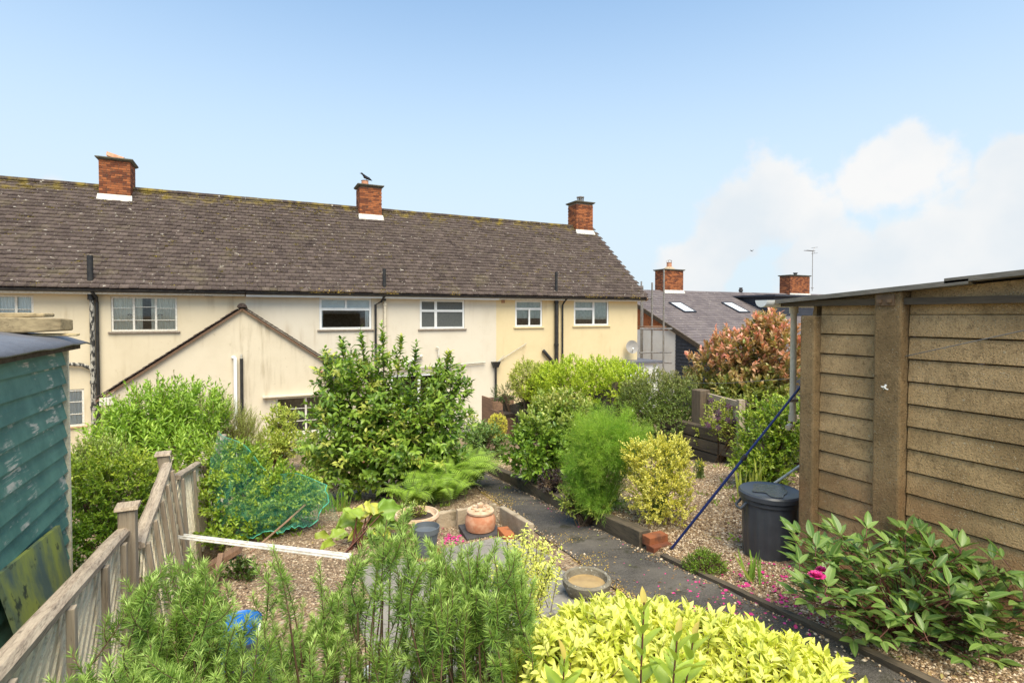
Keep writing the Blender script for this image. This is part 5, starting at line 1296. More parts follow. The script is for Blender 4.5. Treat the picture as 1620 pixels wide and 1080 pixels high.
# ================================================================== plants
T_SM = leaf_tpl(.45, .15, .12, 'diamond')
T_OV = leaf_tpl(.46, .14, .18, 'ovate', 3)
T_LA = leaf_tpl(.30, .16, .20, 'lance', 3)
T_OB = leaf_tpl(.44, .12, .12, 'obov', 3)
T_NEEDLE = leaf_tpl(.095, .1, .08, 'diamond')
T_HAIR = leaf_tpl(.045, .1, .1, 'diamond')
T_STRAP = leaf_tpl(.075, .1, .10, 'strap', 5)
UPV = np.array([0, 0, 1.])
def px_w(px, Y): return px / FPX * Y
def lobe(px, py, Y, rx, ry, dep=None):
    """an ellipsoid seen at a pixel, radii given in pixels, depth radius in metres"""
    c = at(px, py, Y); a, b = px_w(rx, Y), px_w(ry, Y); return (c.x, c.y, c.z, a, dep if dep else a, b)
def shrub(name, label, cat, lobes, ntwig, twig, k, leaf, tpl, mat, single=0, group=None, stem='stem_brown', up=.5, inner=.5, spread=.9, young=0., tintlow=.0, lump=.18, outw=.6, jit=.35, base=None, power=.5, opposite=False, ytop=None):
    c = np.mean([l[:3] for l in lobes], 0); b = base if base is not None else (c[0], c[1])
    t = thing(name, label, cat, G(b[0], b[1]), group)
    P, O, dpt = lobe_points(lobes, ntwig, inner, power, lump); n = len(P)
    D = norm(O * outw + UPV * up + rnd3(n) * .5); zc = (P[:, 2] - P[:, 2].min()) / (np.ptp(P[:, 2]) + 1e-6)
    yg = np.clip(young * (dpt ** 2) * (RNG.random(n) < .8) + RNG.normal(0, .08, n), 0, 1) if young else None
    if ytop is not None: yg = np.clip(sstep(zc, ytop[0], ytop[1]) * ytop[2] * RNG.uniform(.2, 1.1, n) * (.4 + .6 * dpt), 0, 1)
    lv = Leaves(); L = twig * RNG.uniform(.6, 1.2, n)
    # new twigs carry paler leaves, old ones darker: a property of each leaf
    twig_leaves(lv, P - D * (L * .5)[:, None], D, L, k, leaf, spread, jit, .1, yg, np.clip(.30 + .45 * RNG.random(n), 0, 1), opposite=opposite)
    foliage(t, lv, tpl, mat, single)
    g = np.array([b[0], b[1], float(gz(b[0], b[1]))]); j = RNG.choice(n, min(n, 60), False)
    cen = np.array([l[:3] for l in lobes]); near = np.argmin(((P[j][:, None] - cen[None]) ** 2).sum(-1), 1)
    mid = np.stack([cen[near][:, 0], cen[near][:, 1], cen[near][:, 2] - .3 * np.array(lobes)[near][:, 5]], 1) + RNG.normal(0, .04, (len(j), 3))
    P0 = np.concatenate([np.tile(g, (len(j), 1)) + RNG.normal(0, .03, (len(j), 3)) * np.array([1, 1, 0]), mid, P - D * (L * .5)[:, None]])
    P1 = np.concatenate([mid, P[j], P + D * (L * .45)[:, None]])
    rr = np.concatenate([np.full(len(j), .008), np.full(len(j), .005), np.full(n, .0022)])
    stems(t, P0, P1, rr, rr * .6, stem, 'stems'); return t

# ---- fruit tree in the middle
tb = ground(607, 783); tb.z = float(gz(tb.x, tb.y)); YT = tb.x * math.sin(YAW) + tb.y * math.cos(YAW)
TR = thing('fruit_tree', 'bushy green fruit tree with upright shoots in the middle of the garden', 'tree', tb)
def bez(a, b, c, n):
    t = np.linspace(0, 1, n)[:, None]; return (1 - t) ** 2 * np.array(a) + 2 * t * (1 - t) * np.array(b) + t * t * np.array(c)
trunk = MB(); tc_ = at(606, 700, YT); trunk.tube([tb + Vector((0, 0, -.1)), tb + Vector((.02, 0, .25)), tc_], [.06, .05, .04], 10)
lv = Leaves(); TP, TD, S0, S1, SR_ = [], [], [], [], []
targets = [(520, 592, .1), (498, 655, -.3), (545, 555, .2), (575, 545, -.2), (606, 530, .1), (632, 540, .3), (655, 575, -.2), (560, 610, -.5), (520, 700, -.4), (508, 735, -.1), (560, 730, -.7), (600, 650, -.6),
           (640, 640, -.4), (690, 618, .2), (705, 590, .3), (722, 625, .1), (738, 668, .2), (700, 665, -.4), (660, 700, -.6), (690, 710, -.3), (630, 735, -.7), (590, 765, -.6), (545, 765, -.4), (655, 755, -.5), (600, 600, .5), (650, 650, .6), (560, 670, .6)]
for (px, py, dy) in targets:
    if py < 600: py += (600 - py) * .5
    e = at(px, py, YT + dy * .85); st = tb + (tc_ - tb) * random.uniform(.35, 1.0)
    mid = (Vector(st) + e) / 2 + Vector((random.uniform(-.1, .1), random.uniform(-.1, .1), -.12 if py < 650 else .1))
    B = bez(st, mid, e, 9); r = np.linspace(.022, .006, 9); trunk.tube([Vector(p) for p in B], list(r), 6)
    for q in range(26):
        tt = random.uniform(.35, 1.0); i = min(int(tt * 8), 7); p = B[i] + (B[i + 1] - B[i]) * (tt * 8 - i)
        d = norm((B[8] - B[5])[None])[0] * .45 + rnd3(1)[0] * .75 + UPV * (.55 if py < 660 else .25)
        TP.append(p); TD.append(d)
    ax = norm((B[8] - B[6])[None])[0] * .4 + UPV * .9                      # upright leafy shoot at the end
    if py < 640:
        for q in range(5): TP.append(B[8] + ax * q * .05); TD.append(ax + rnd3(1)[0] * .15)
PX, OX, _ = lobe_points([lobe(575, 645, YT, 62, 72, .55), lobe(548, 690, YT - .2, 58, 62, .5), lobe(690, 668, YT, 50, 66, .5), lobe(640, 712, YT - .3, 76, 58, .6), lobe(560, 735, YT - .3, 60, 46, .5), lobe(705, 630, YT + .1, 34, 46, .35), lobe(545, 600, YT, 40, 44, .35), lobe(660, 745, YT - .3, 54, 36, .4), lobe(690, 735, YT - .2, 44, 36, .35)], 980, .35, .6, .25)
TP += list(PX); TD += list(OX * .6 + UPV * .35 + rnd3(len(PX)) * .6)
TP = np.array(TP); TD = norm(np.array(TD)); n = len(TP); Lw = RNG.uniform(.12, .30, n)
twig_leaves(lv, TP, TD, Lw, 8, .135, 1.15, .3, .15, (RNG.random(n) < .16) * .8, .15 + .7 * RNG.random(n), .8)
foliage(TR, lv, leaf_tpl(.46, .16, .32, 'ovate', 3), 'leaf_apple', 300)
trunk.build('trunk', 'bark_dark', TR, smooth=True); stems(TR, TP, TP + TD * Lw[:, None], .004, .0018, 'stem_brown', 'twigs')
m = MB()
for k in range(16):
    p = Vector(TP[random.randrange(n)]); MB().lathe([(.004, -.02), (.02, -.008), (.022, .008), (.008, .02)], p + Vector((0, 0, -.04)), 8).build('fruitlet', 'terracotta', TR, smooth=True)

# ---- hedges and shrubs of the right side
shrub('hedge', 'bright lime green clipped hedge in front of the yellow house', 'hedge', [lobe(905, 612, 13.2, 52, 46, .8), lobe(955, 608, 12.2, 52, 42, .7), lobe(872, 620, 13.9, 34, 42, .8), lobe(990, 612, 11.3, 34, 36, .6)], 3600, .15, 10, .075, T_SM, 'leaf_hedge', up=.6, inner=.6, young=.5, jit=.5)
shrub('shrub', 'cream and green variegated shrub left of the lime hedge', 'shrub', [lobe(838, 600, 14.6, 34, 30, .6), lobe(862, 612, 14.4, 26, 34, .6)], 1100, .18, 9, .08, T_SM, 'leaf_varieg', young=.5, jit=.5)
shrub('climber', 'dark trailing climber hanging over the planter by the black downpipe', 'climber', [lobe(800, 624, 15.9, 20, 14, .4), lobe(836, 634, 15, 20, 18, .4)], 220, .2, 8, .07, T_SM, 'leaf_dark', jit=.5)
shrub('shrub', 'dense small-leaved shrub with pinkish buds behind the thick post', 'shrub', [lobe(1040, 628, 10.0, 48, 42, .6), lobe(1075, 640, 9.6, 36, 50, .5), lobe(1050, 682, 9.4, 40, 40, .5), lobe(1010, 640, 10.4, 30, 36, .5)], 2800, .14, 9, .055, T_SM, 'leaf_olive', up=.4, young=.25, jit=.5, ytop=(.55, 1.0, .8))
shrub('photinia', 'large photinia shrub with red and pink young leaves', 'shrub', [lobe(1180, 570, 10.8, 62, 56, .7), lobe(1222, 560, 10.4, 42, 62, .6), lobe(1135, 590, 11.0, 42, 46, .6), lobe(1190, 628, 10.3, 70, 40, .6), lobe(1215, 520, 10.6, 26, 26, .4)], 1500, .24, 8, .14, T_OV, 'leaf_photinia', 160, up=.75, inner=.45, spread=.75, jit=.35, ytop=(.1, .65, 1.3), base=(9.0, 7.6))
shrub('shrub', 'fresh green leafy shrub growing behind the dustbin', 'shrub', [lobe(1215, 700, 6.6, 52, 60, .42), lobe(1200, 740, 6.4, 40, 36, .35), lobe(1236, 665, 6.5, 34, 40, .35)], 900, .16, 8, .062, T_OV, 'leaf_privet', up=.5, young=.7, jit=.45)
shrub('clematis', 'clematis with small pale leaves on the low rail fence', 'climber', [lobe(1140, 660, 8.3, 26, 34, .2), lobe(1160, 680, 8.1, 20, 26, .2), lobe(1118, 690, 8.7, 16, 30, .2)], 260, .14, 7, .06, T_SM, 'leaf_varieg', jit=.5)
for (px, py) in ((1125, 633), (1137, 652), (1153, 642), (1152, 664), (1136, 660), (1120, 672), (1180, 638), (1162, 666), (1136, 676)):
    c = at(px, py, 8.0); m = MB(); f = Vector((-math.sin(YAW), -math.cos(YAW), .4)).normalized(); x = f.cross(Vector((0, 0, 1))).normalized(); y = x.cross(f)
    for k in range(6):
        a = k * PI / 3 + px; d = x * math.cos(a) + y * math.sin(a); e = x * -math.sin(a) + y * math.cos(a)
        m.quad(c, c + d * .03 + e * .016, c + d * .062 + f * -.008, c + d * .03 - e * .016)
    o = m.build('flower', 'clematis_petal', bpy.data.objects['clematis'])
shrub('elaeagnus', 'rounded shrub with glossy green leaves and cream tips beside the path', 'shrub', [lobe(868, 690, 7.9, 58, 50, .48), lobe(850, 715, 7.6, 48, 44, .42), lobe(905, 668, 8.1, 44, 46, .42), lobe(880, 650, 8.2, 36, 32, .4)], 1000, .15, 9, .098, T_OV, 'leaf_elae', 150, up=.45, inner=.5, jit=.45, ytop=(.45, 1.0, .95))
shrub('heuchera', 'low dark purple foliage plant under the rounded shrub', 'plant', [lobe(878, 762, 6.9, 26, 15, .2)], 120, .08, 6, .06, T_OV, 'leaf_purple')
shrub('euonymus', 'compact bright yellow euonymus bush in the gravel bed', 'shrub', [lobe(1040, 740, 5.25, 48, 46, .30), lobe(1045, 782, 5.15, 50, 44, .28), lobe(1062, 716, 5.3, 30, 28, .2), lobe(1006, 716, 5.3, 20, 20, .13)], 1350, .085, 9, .034, T_OV, 'leaf_euon', up=.55, inner=.55, young=.8, jit=.45, spread=.8, lump=.2, stem='stem_green')
shrub('seedling', 'tiny lime seedling growing in the gravel by the boundary', 'plant', [lobe(1107, 734, 7.2, 8, 8, .08)], 30, .06, 6, .03, T_SM, 'leaf_euon', stem='stem_green')
shrub('perennial', 'leafy green perennial clump in front of the gold conifer', 'plant', [lobe(772, 705, 10.6, 32, 30, .35), lobe(752, 690, 10.9, 20, 22, .3)], 260, .2, 8, .13, T_LA, 'leaf_peony', up=.3, young=.4, spread=1.1)
shrub('conifer', 'small golden dome shaped conifer near the house', 'conifer', [lobe(787, 674, 12.6, 16, 20, .22)], 600, .06, 8, .035, T_SM, 'leaf_euon', young=.4, lump=.03, inner=.75, stem='stem_green')
shrub('shrub', 'small dense dark green round shrub at the gravel edge near the path', 'shrub', [lobe(1117, 898, 4.15, 32, 25, .16)], 520, .06, 9, .022, T_SM, 'leaf_privet', jit=.6, lump=.1)
# fennel: plumes of thread leaves
fb = ground(948, 808); FE = thing('fennel', 'feathery green fennel plume behind the sleeper edging', 'plant', fb)
YF = fb.x * math.sin(YAW) + fb.y * math.cos(YAW)
PC, OC, dp = lobe_points([lobe(955, 712, YF, 54, 44, .36), lobe(928, 752, YF, 32, 42, .26), lobe(988, 702, YF + .1, 36, 34, .3), lobe(948, 785, YF - .1, 32, 24, .2), lobe(948, 690, YF, 42, 26, .26)], 170, .45, .6, .3)
lv = Leaves(); S0, S1 = [], []; zt_ = (PC[:, 2] - PC[:, 2].min()) / np.ptp(PC[:, 2])
for c_, o_, z_ in zip(PC, OC, zt_):          # one plume of thread leaves at the end of each stem
    ax = norm((o_ * .5 + UPV * .7 + RNG.normal(0, .25, 3))[None])[0]; n = 34; t_ = RNG.random(n)[:, None]
    P = c_ + ax * (t_ - .6) * .30 + RNG.normal(0, .022, (n, 3)); D = norm(ax * .8 + rnd3(n) * .75); tn = np.clip(RNG.normal(.35 + .25 * z_, .2), 0, 1)
    twig_leaves(lv, P, D, RNG.uniform(.07, .16, n), 14, .062, .85, .35, .05, np.full(n, max(0, RNG.normal(.1 + .4 * z_ ** 2, .15))), np.full(n, tn), .2)
    S0 += [np.array(fb) + RNG.normal(0, .05, 3) * [1, 1, 0], c_ - ax * .2]; S1 += [c_ - ax * .2, c_ + ax * .1]
foliage(FE, lv, T_HAIR, 'leaf_fennel'); stems(FE, S0, S1, .004, .002, 'stem_green', 'stems')
lv = Leaves()
for k in range(30):
    a = RNG.uniform(0, 6.28); d = np.array([math.cos(a), math.sin(a), .9]); lv.add([np.array(fb) + RNG.normal(0, .05, 3) * [1, 1, 0]], [d], [UPV - d * .3], [RNG.uniform(.3, .55)], None, [.4])
foliage(FE, lv, leaf_tpl(.02, .1, .55, 'strap', 6), 'leaf_iris', name='grass_blades')
shrub('perennial', 'yellowing leafy plant at the foot of the fennel', 'plant', [lobe(905, 790, 5.75, 24, 18, .15), lobe(945, 802, 5.6, 22, 12, .12)], 120, .12, 7, .05, T_OB, 'leaf_varieg', young=.4)

# ---- ferns
def fern(label, px, py, nf, L, spreadpx=0, lean=(0, 0, 0), mat='leaf_fern'):
    b = ground(px, py); t = thing('fern', label, 'fern', b); lv = Leaves(); m0, m1 = [], []
    for f in range(nf):
        a = RNG.uniform(0, 2 * PI); l = L * RNG.uniform(.7, 1.1); h = np.array([math.cos(a), math.sin(a), 0]) + np.array(lean); base = np.array(b) + RNG.normal(0, px_w(spreadpx, 7), 3) * [1, 1, 0]
        base[2] = float(gz(base[0], base[1]))
        pts = bez(base, base + h * l * .18 + UPV * l * .80, base + h * l * .80 + UPV * l * RNG.uniform(.35, .7), 30)
        for i in range(3, 29):
            d = norm((pts[i + 1] - pts[i])[None])[0]; s = np.cross(d, UPV); s /= np.linalg.norm(s) + 1e-9; nn = np.cross(s, d); w = l * .20 * math.sin(PI * min(1, (i + 1) / 31) ** .75)
            for g in (-1, 1): lv.add([pts[i]], [s * g + d * .35 - UPV * .12], [nn + rnd3(1)[0] * .15], [w], [.25 + .5 * f / nf + RNG.normal(0, .08)], [.5 * (i / 30)])
        m0 += list(pts[:-1]); m1 += list(pts[1:])
    foliage(t, lv, leaf_tpl(.13, .1, .2, 'lance', 2), mat); stems(t, m0, m1, .003, .003, 'stem_green', 'stems')
fern('large fern spreading at the foot of the fruit tree beside the path', 712, 782, 40, .95, 16)
fern('lower fern with fronds leaning over the terracotta slabs', 655, 806, 24, .66, 9)
fern('dark fern in shade between the fruit tree and the large fern', 700, 797, 34, .72, 14)
fern('tall fern arching behind the large fern at the path end', 742, 772, 30, .85, 10)
fern('upper fern at the path end below the house wall', 735, 745, 9, .6, 6)
fern('pale fern beyond the netting below the extension window', 452, 742, 10, .95, 8)
fern('small yellow-green fern left of the fruit tree', 428, 760, 6, .6, 5)
# ---- iris and strap clumps
def iris(label, px, py, nl, L, sp=.05, mat='leaf_iris'):
    b = ground(px, py); t = thing('iris', label, 'plant', b, None); lv = Leaves()
    P = np.array(b) + RNG.normal(0, sp, (nl, 3)) * [1, 1, 0]; D = UPV + RNG.normal(0, .22, (nl, 3)); lv.add(P, D, rnd3(nl), L * RNG.uniform(.6, 1.1, nl), None, (RNG.random(nl) < .15) * .7)
    foliage(t, lv, T_STRAP, mat, nl if px > 1100 else 0)
iris('clump of green strap leaves in gravel before the dustbin', 1192, 922, 16, .24, .035)
iris('clump of upright strap leaves left of the fruit tree trunk', 538, 808, 22, .34)
iris('thin clump of strap leaves beside the netting tip', 513, 812, 18, .33)
iris('wispy pale strap leaves behind the dustbin and blue prop', 1183, 785, 26, .40, .10, 'leaf_varieg')
# ---- left side
shrub('loosestrife', 'tall green shrub with brown flower spikes against the extension', 'shrub', [lobe(240, 668, 9.2, 62, 58, .7), lobe(300, 660, 9.4, 56, 56, .7), lobe(190, 690, 8.8, 44, 44, .5), lobe(250, 716, 8.6, 90, 40, .6)], 900, .42, 13, .135, T_LA, 'leaf_loose', up=1.1, inner=.35, spread=1.05, outw=.3)
LS = bpy.data.objects['loosestrife']; lv = Leaves(); A0, A1 = [], []
for k in range(46):
    px = random.uniform(160, 345); top = 640 - 45 * math.exp(-((px - 262) / 60) ** 2) - 20 * math.exp(-((px - 318) / 25) ** 2) + random.uniform(-14, 30); Yd = random.uniform(8.8, 9.7)
    a = np.array(at(px + random.uniform(-5, 5), top + 70, Yd)); b = np.array(at(px, top, Yd)); A0.append(a); A1.append(b); nn = 26
    tt = RNG.uniform(.62, 1, nn)[:, None]; lv.add(a + (b - a) * tt, rnd3(nn) * .6 + UPV, rnd3(nn), .035, None, .75)
    tt = RNG.uniform(0, .7, 16)[:, None]; lv.add(a + (b - a) * tt, rnd3(16) + UPV * .3, rnd3(16) + UPV, .10, None, 0)
foliage(LS, lv, leaf_tpl(.28, .1, .1, 'diamond'), 'leaf_loose', name='flower_spikes'); stems(LS, A0, A1, .006, .003, 'stem_green', 'spike_stems')
shrub('tamarisk', 'pale feathery shrub right of the spiked shrub', 'shrub', [lobe(368, 672, 10.2, 36, 36, .45), lobe(388, 690, 10.0, 30, 36, .4), lobe(345, 655, 10.4, 26, 32, .4)], 1300, .28, 14, .05, leaf_tpl(.10, .1, .1, 'diamond'), 'leaf_feather', up=1.0, inner=.3, spread=.6, young=.4)
shrub('hedge', 'dark glossy hedge between the shed and the fence', 'hedge', [lobe(170, 800, 5.5, 66, 74, .34), lobe(205, 770, 5.7, 46, 54, .32), lobe(140, 775, 5.6, 44, 64, .32), lobe(160, 862, 5.3, 56, 50, .3)], 1500, .11, 9, .052, T_OV, 'leaf_privet', up=.45, inner=.55, jit=.5, ytop=(.35, .9, .9), base=(-1.15, 6.6))
shrub('shrub', 'bronze-tipped wispy shrub behind the shed corner', 'shrub', [lobe(150, 722, 7.0, 54, 26, .4), lobe(128, 738, 6.8, 30, 26, .3)], 420, .2, 9, .05, T_SM, 'leaf_elae', up=.9, inner=.2, ytop=(.3, .9, .5))
shrub('shrub', 'yellow-green leafy shrub below the extension window', 'shrub', [lobe(425, 705, 11.5, 30, 26, .4), lobe(455, 700, 11.8, 26, 20, .4), lobe(445, 665, 12, 26, 22, .35)], 420, .24, 7, .10, T_OV, 'leaf_varieg', up=.5, inner=.3)
shrub('shrub', 'loose green shrub with pink flowers left of the fruit tree', 'shrub', [lobe(500, 712, 9.6, 24, 34, .35), lobe(520, 745, 9.2, 26, 22, .3)], 260, .2, 7, .08, T_SM, 'leaf_privet', up=.6, inner=.3)
# netted currant bush
NT_B = shrub('currant_bush', 'leafy currant bush under the green netting', 'shrub', [lobe(395, 775, 6.5, 72, 52, .45), lobe(450, 790, 6.3, 52, 44, .4), lobe(370, 740, 6.8, 48, 46, .4), lobe(395, 832, 6.1, 66, 36, .35), lobe(480, 778, 6.4, 28, 28, .25)], 1900, .15, 9, .065, T_OV, 'leaf_privet', up=.4, inner=.4, young=.45, jit=.5, base=(.15, 7.0))
def net():
    nu, nv = 110, 80; m = MB(); p00, p10, p01, p11 = at(346, 684, 6.85), at(508, 768, 6.15), at(330, 860, 6.0), at(478, 832, 5.75)
    V = []
    for j in range(nv):
        for i in range(nu):
            a, b = i / (nu - 1), j / (nv - 1); p = (p00 * (1 - a) + p10 * a) * (1 - b) + (p01 * (1 - a) + p11 * a) * b
            bul = math.sin(PI * min(1, b * 1.1)) * .30 * math.sin(PI * (.12 + .85 * a)) + .03 * math.sin(a * 17 + b * 6) + .018 * math.sin(b * 31 + a * 11) + .02 * math.sin(a * 43) * b
            p = p + Vector((math.cos(YAW), -math.sin(YAW), 0)) * (.16 * a ** 3 * math.sin(PI * (b * .8 + .1)) - .02 * math.sin(b * 13) * a) + Vector((0, 0, .10 * math.sin(PI * a) * (1 - b) ** 2 * math.sin(a * 9)))
            p = p + Vector((-math.sin(YAW), -math.cos(YAW), .15)) * bul + Vector((0, 0, -.07 * math.sin(PI * a) * (1 - b) + .02 * math.sin(a * 23) * b)); V.append(p)
    # back fall of the net towards the house side
    F = [(j * nu + i, j * nu + i + 1, (j + 1) * nu + i + 1, (j + 1) * nu + i) for j in range(nv - 1) for i in range(nu - 1)]
    k0 = len(V); nb = 30
    for j in range(nb):
        for i in range(nu):
            a, b = i / (nu - 1), (j) / (nb - 1); p = V[i] + Vector((math.sin(YAW) * .6, math.cos(YAW) * .6, -.85)) * (b * .9) + Vector((0, 0, .05 * math.sin(a * 15) * b)); V.append(p)
    F += [(k0 + j * nu + i, k0 + (j + 1) * nu + i, k0 + (j + 1) * nu + i + 1, k0 + j * nu + i + 1) for j in range(nb - 1) for i in range(nu - 1)]
    m.v = V; m.f = F; o = m.build('garden_net', 'net_green'); w = o.modifiers.new('threads', 'WIREFRAME'); w.thickness = .0012; w.use_even_offset = False; w.use_replace = True
    tag(o, 'green garden netting draped over the currant bush', 'netting')
    # rolled hem where the net is gathered
    for (pts, r) in (([V[i] for i in range(0, nu, 6)] + [V[nu - 1]], .0035), ([V[(nv - 1) * nu + i] + Vector((0, 0, .012 * math.sin(i))) for i in range(0, nu, 3)], .006), ([V[j * nu + nu - 1] + Vector((0, 0, .01 * math.sin(j * 2))) for j in range(0, nv, 3)], .006)):
        MB().tube(pts, r, 6).build('gathered_hem', 'net_green', o)
net()
shrub('strawberry', 'small dark green clump beside the brown board edging', 'plant', [lobe(378, 912, 4.75, 26, 26, .16), lobe(395, 925, 4.6, 16, 14, .1)], 170, .07, 7, .05, T_OV, 'leaf_dark', jit=.5, young=.2)
# rhubarb: big crinkled leaves on stalks
rb = ground(560, 868); RH = thing('rhubarb', 'rhubarb clump with broad yellow-green leaves', 'plant', rb)
def big_leaf(n=13):
    V = []; F = []
    for j in range(n):
        for i in range(n):
            x, y = i / (n - 1) * 2 - 1, j / (n - 1); w = .52 * math.sin(PI * (y * .9 + .06) ** .62) + .02; V.append((x * w, y - .16 * (1 - abs(x)) * (y < .2) + .10 * x * x * (y < .15) * -1, .06 * math.sin(x * 8 + y * 3) * abs(x) + .075 * math.sin(y * 16 + x * 2) * abs(x) - .30 * y * y + .16 * abs(x)))
    for j in range(n - 1):
        for i in range(n - 1): a = j * n + i; F += [(a, a + 1, a + n + 1), (a, a + n + 1, a + n)]
    V = np.array(V); return V, np.array(F), np.stack([np.abs(np.tile(np.linspace(-1, 1, n), n)) * 1.0, V[:, 1]], 1)
lv = Leaves(); S0, S1 = [], []
for (px, py, dx, dy, dz) in ((575, 812, -.4, -.7, .1), (603, 818, .6, -.6, .2), (548, 826, -.9, -.3, .1), (530, 850, -1, -.3, -.1), (503, 864, -1, .1, -.2), (566, 846, -.2, -1, .0), (520, 876, -.7, -.8, -.3), (603, 842, .4, -.9, .0), (622, 806, .8, .3, .3), (585, 874, .2, -1, -.2), (552, 808, -.5, .7, .4), (545, 868, -.5, -.8, -.3), (618, 830, 1, -.2, .1), (590, 800, .1, .8, .5), (560, 884, 0, -1, -.4), (500, 880, -1, -.4, -.4)):
    l = random.uniform(.20, .27); c = at(px, py, 5.6 + random.uniform(-.2, .25)); d = np.array([dx, dy, dz]) + RNG.normal(0, .15, 3); d = d / np.linalg.norm(d); p = np.array(c) - d * l * .5
    lv.add([p], [d], [UPV + np.array([.1, -.35, 0]) + RNG.normal(0, .38, 3)], [l], [random.random()], [random.random() ** 2]); S0.append(np.array(rb) + RNG.normal(0, .06, 3) * [1, 1, 0]); S1.append(p)
foliage(RH, lv, big_leaf(), 'leaf_rhubarb', 99); stems(RH, S0, S1, .012, .008, 'stem_red', 'stalks')
# plants inside the wide pot and small flowers
shrub('potted_plant', 'straggly flowering plant growing in the wide terracotta pot', 'plant', [(f.x, f.y, f.z, .1, .1, .05) for f in [ground(660, 852) + Vector((0, 0, .30))]], 45, .14, 6, .035, T_SM, 'leaf_varieg', up=1.2)
# ---- peony
pb = ground(1425, 1000); PE = thing('peony', 'large peony bush with red stems in front of the garage wall', 'shrub', pb)
lv = Leaves(); S0, S1, S2, SL = [], [], [], []
heads = [(1250, 850), (1290, 870), (1335, 838), (1350, 880), (1300, 915), (1260, 900), (1345, 930), (1390, 900), (1370, 850), (1420, 860), (1440, 905), (1400, 950), (1455, 945), (1480, 880), (1500, 855), (1530, 850), (1560, 890), (1520, 900), (1500, 940), (1540, 945), (1580, 930), (1555, 985), (1500, 985), (1450, 990), (1340, 975), (1290, 945), (1600, 975), (1570, 1020), (1430, 830), (1470, 835), (1320, 895), (1380, 985), (1530, 1015), (1600, 900), (1225, 868), (1320, 845), (1390, 1010), (1620, 950)]
heads += [(x + random.gauss(0, 16), y + random.gauss(18, 14)) for (x, y) in heads for _ in (0, 1)]
for i, (px, py) in enumerate(heads):
    px, py = max(px, 1268 + random.uniform(-8, 12)), max(py, 846 + random.uniform(-8, 8))
    Yd = 3.0 + random.uniform(-.22, .26) + (py < 870) * .15 - (py > 930) * .16
    if px > 1540: Yd -= .15
    e = np.array(at(px, py, Yd)); e[0] = min(e[0], GU - .14)
    b0 = np.array(pb) + RNG.normal(0, .05, 3) * [1, 1, 0]; mid = b0 + (e - b0) * .55 + np.array([0, 0, .05]); S0 += [b0, mid]; S1 += [mid, e]; SL += [.004, .003]
    d0 = norm((e - b0)[None])[0]
    for q in range(4):                         # each stem carries compound leaves of three times three leaflets
        a = 2.4 * q + RNG.uniform(0, 2); h = np.array([math.cos(a), math.sin(a), .25]) * .8 + d0 * .5; h /= np.linalg.norm(h); o = e - d0 * .055 * q; tip = o + h * RNG.uniform(.05, .085); S0.append(o); S1.append(tip); SL.append(.0028)
        for w in (-1, 0, 1):
            s = np.cross(h, UPV); s /= np.linalg.norm(s) + 1e-9; dd = h + s * w * .85 + np.array([0, 0, .05 + RNG.normal(0, .2)]); lv.add([tip - h * .012 * abs(w)], [dd], [UPV + h * .25 + RNG.normal(0, .22, 3)], [RNG.uniform(.08, .128) * (1 if w == 0 else .85)], [RNG.uniform(.1, .9)], [max(0, RNG.normal(.15, .3))])
foliage(PE, lv, leaf_tpl(.36, .18, .14, 'ovate', 4), 'leaf_peony', 300); stems(PE, S0, S1, np.array(SL), np.array(SL) * .8, 'stem_red', 'stems')
def bloom(c, r, parent):
    m = MB(); c = Vector(c)
    for ring, (n_, rr, tilt) in enumerate(((8, 1., .2), (7, .8, .6), (6, .55, 1.0), (5, .3, 1.3))):
        for k in range(n_):
            a = 2 * PI * k / n_ + ring * .5; o_ = Vector((math.cos(a), math.sin(a), 0)); s = Vector((-math.sin(a), math.cos(a), 0)); up = Vector((0, 0, 1))
            d = o_ * math.cos(tilt) + up * math.sin(tilt); w = r * .45
            m.quad(c, c + d * r * rr * .6 + s * w, c + d * r * rr + s * w * .6 + up * .006, c + d * r * rr * 1.05, c + d * r * rr - s * w * .6, c + d * r * rr * .6 - s * w)
    return m.build('flower', 'petal_pink', parent)
bloom(at(1292, 912, 2.72), .042, PE); bloom(at(1300, 902, 2.80), .03, PE)
lv = Leaves()
def petals(n, reg, s):
    U, S = reg(n); lv.add(np.stack([U, S, gz(U, S) + .012], 1), rnd3(len(U)) * [1, 1, .15], UPV + rnd3(len(U)) * .5, s * RNG.uniform(.6, 1.3, len(U)))
def reg_pet(n): p = np.array([tuple(ground(random.gauss(1205, 70), random.gauss(945, 34)))[:2] for _ in range(n)]); return p[:, 0], p[:, 1]
petals(330, reg_pet, .030)
def reg_pet2(n): p = np.array([tuple(ground(random.gauss(715, 10), random.gauss(853, 5)))[:2] for _ in range(n)]); return p[:, 0], p[:, 1]
petals(60, reg_pet2, .03)
def reg_pet3(n): S = RNG.uniform(1.5, 7, n); return path_right(S) - np.abs(RNG.normal(0, .12, n)), S
petals(40, reg_pet3, .022)
o = foliage(None, lv, leaf_tpl(.7, .1, .1, 'ovate', 2), 'petal_pink', name='fallen_petals'); tag(o, 'pink fallen petals scattered on the gravel and path', 'petals')

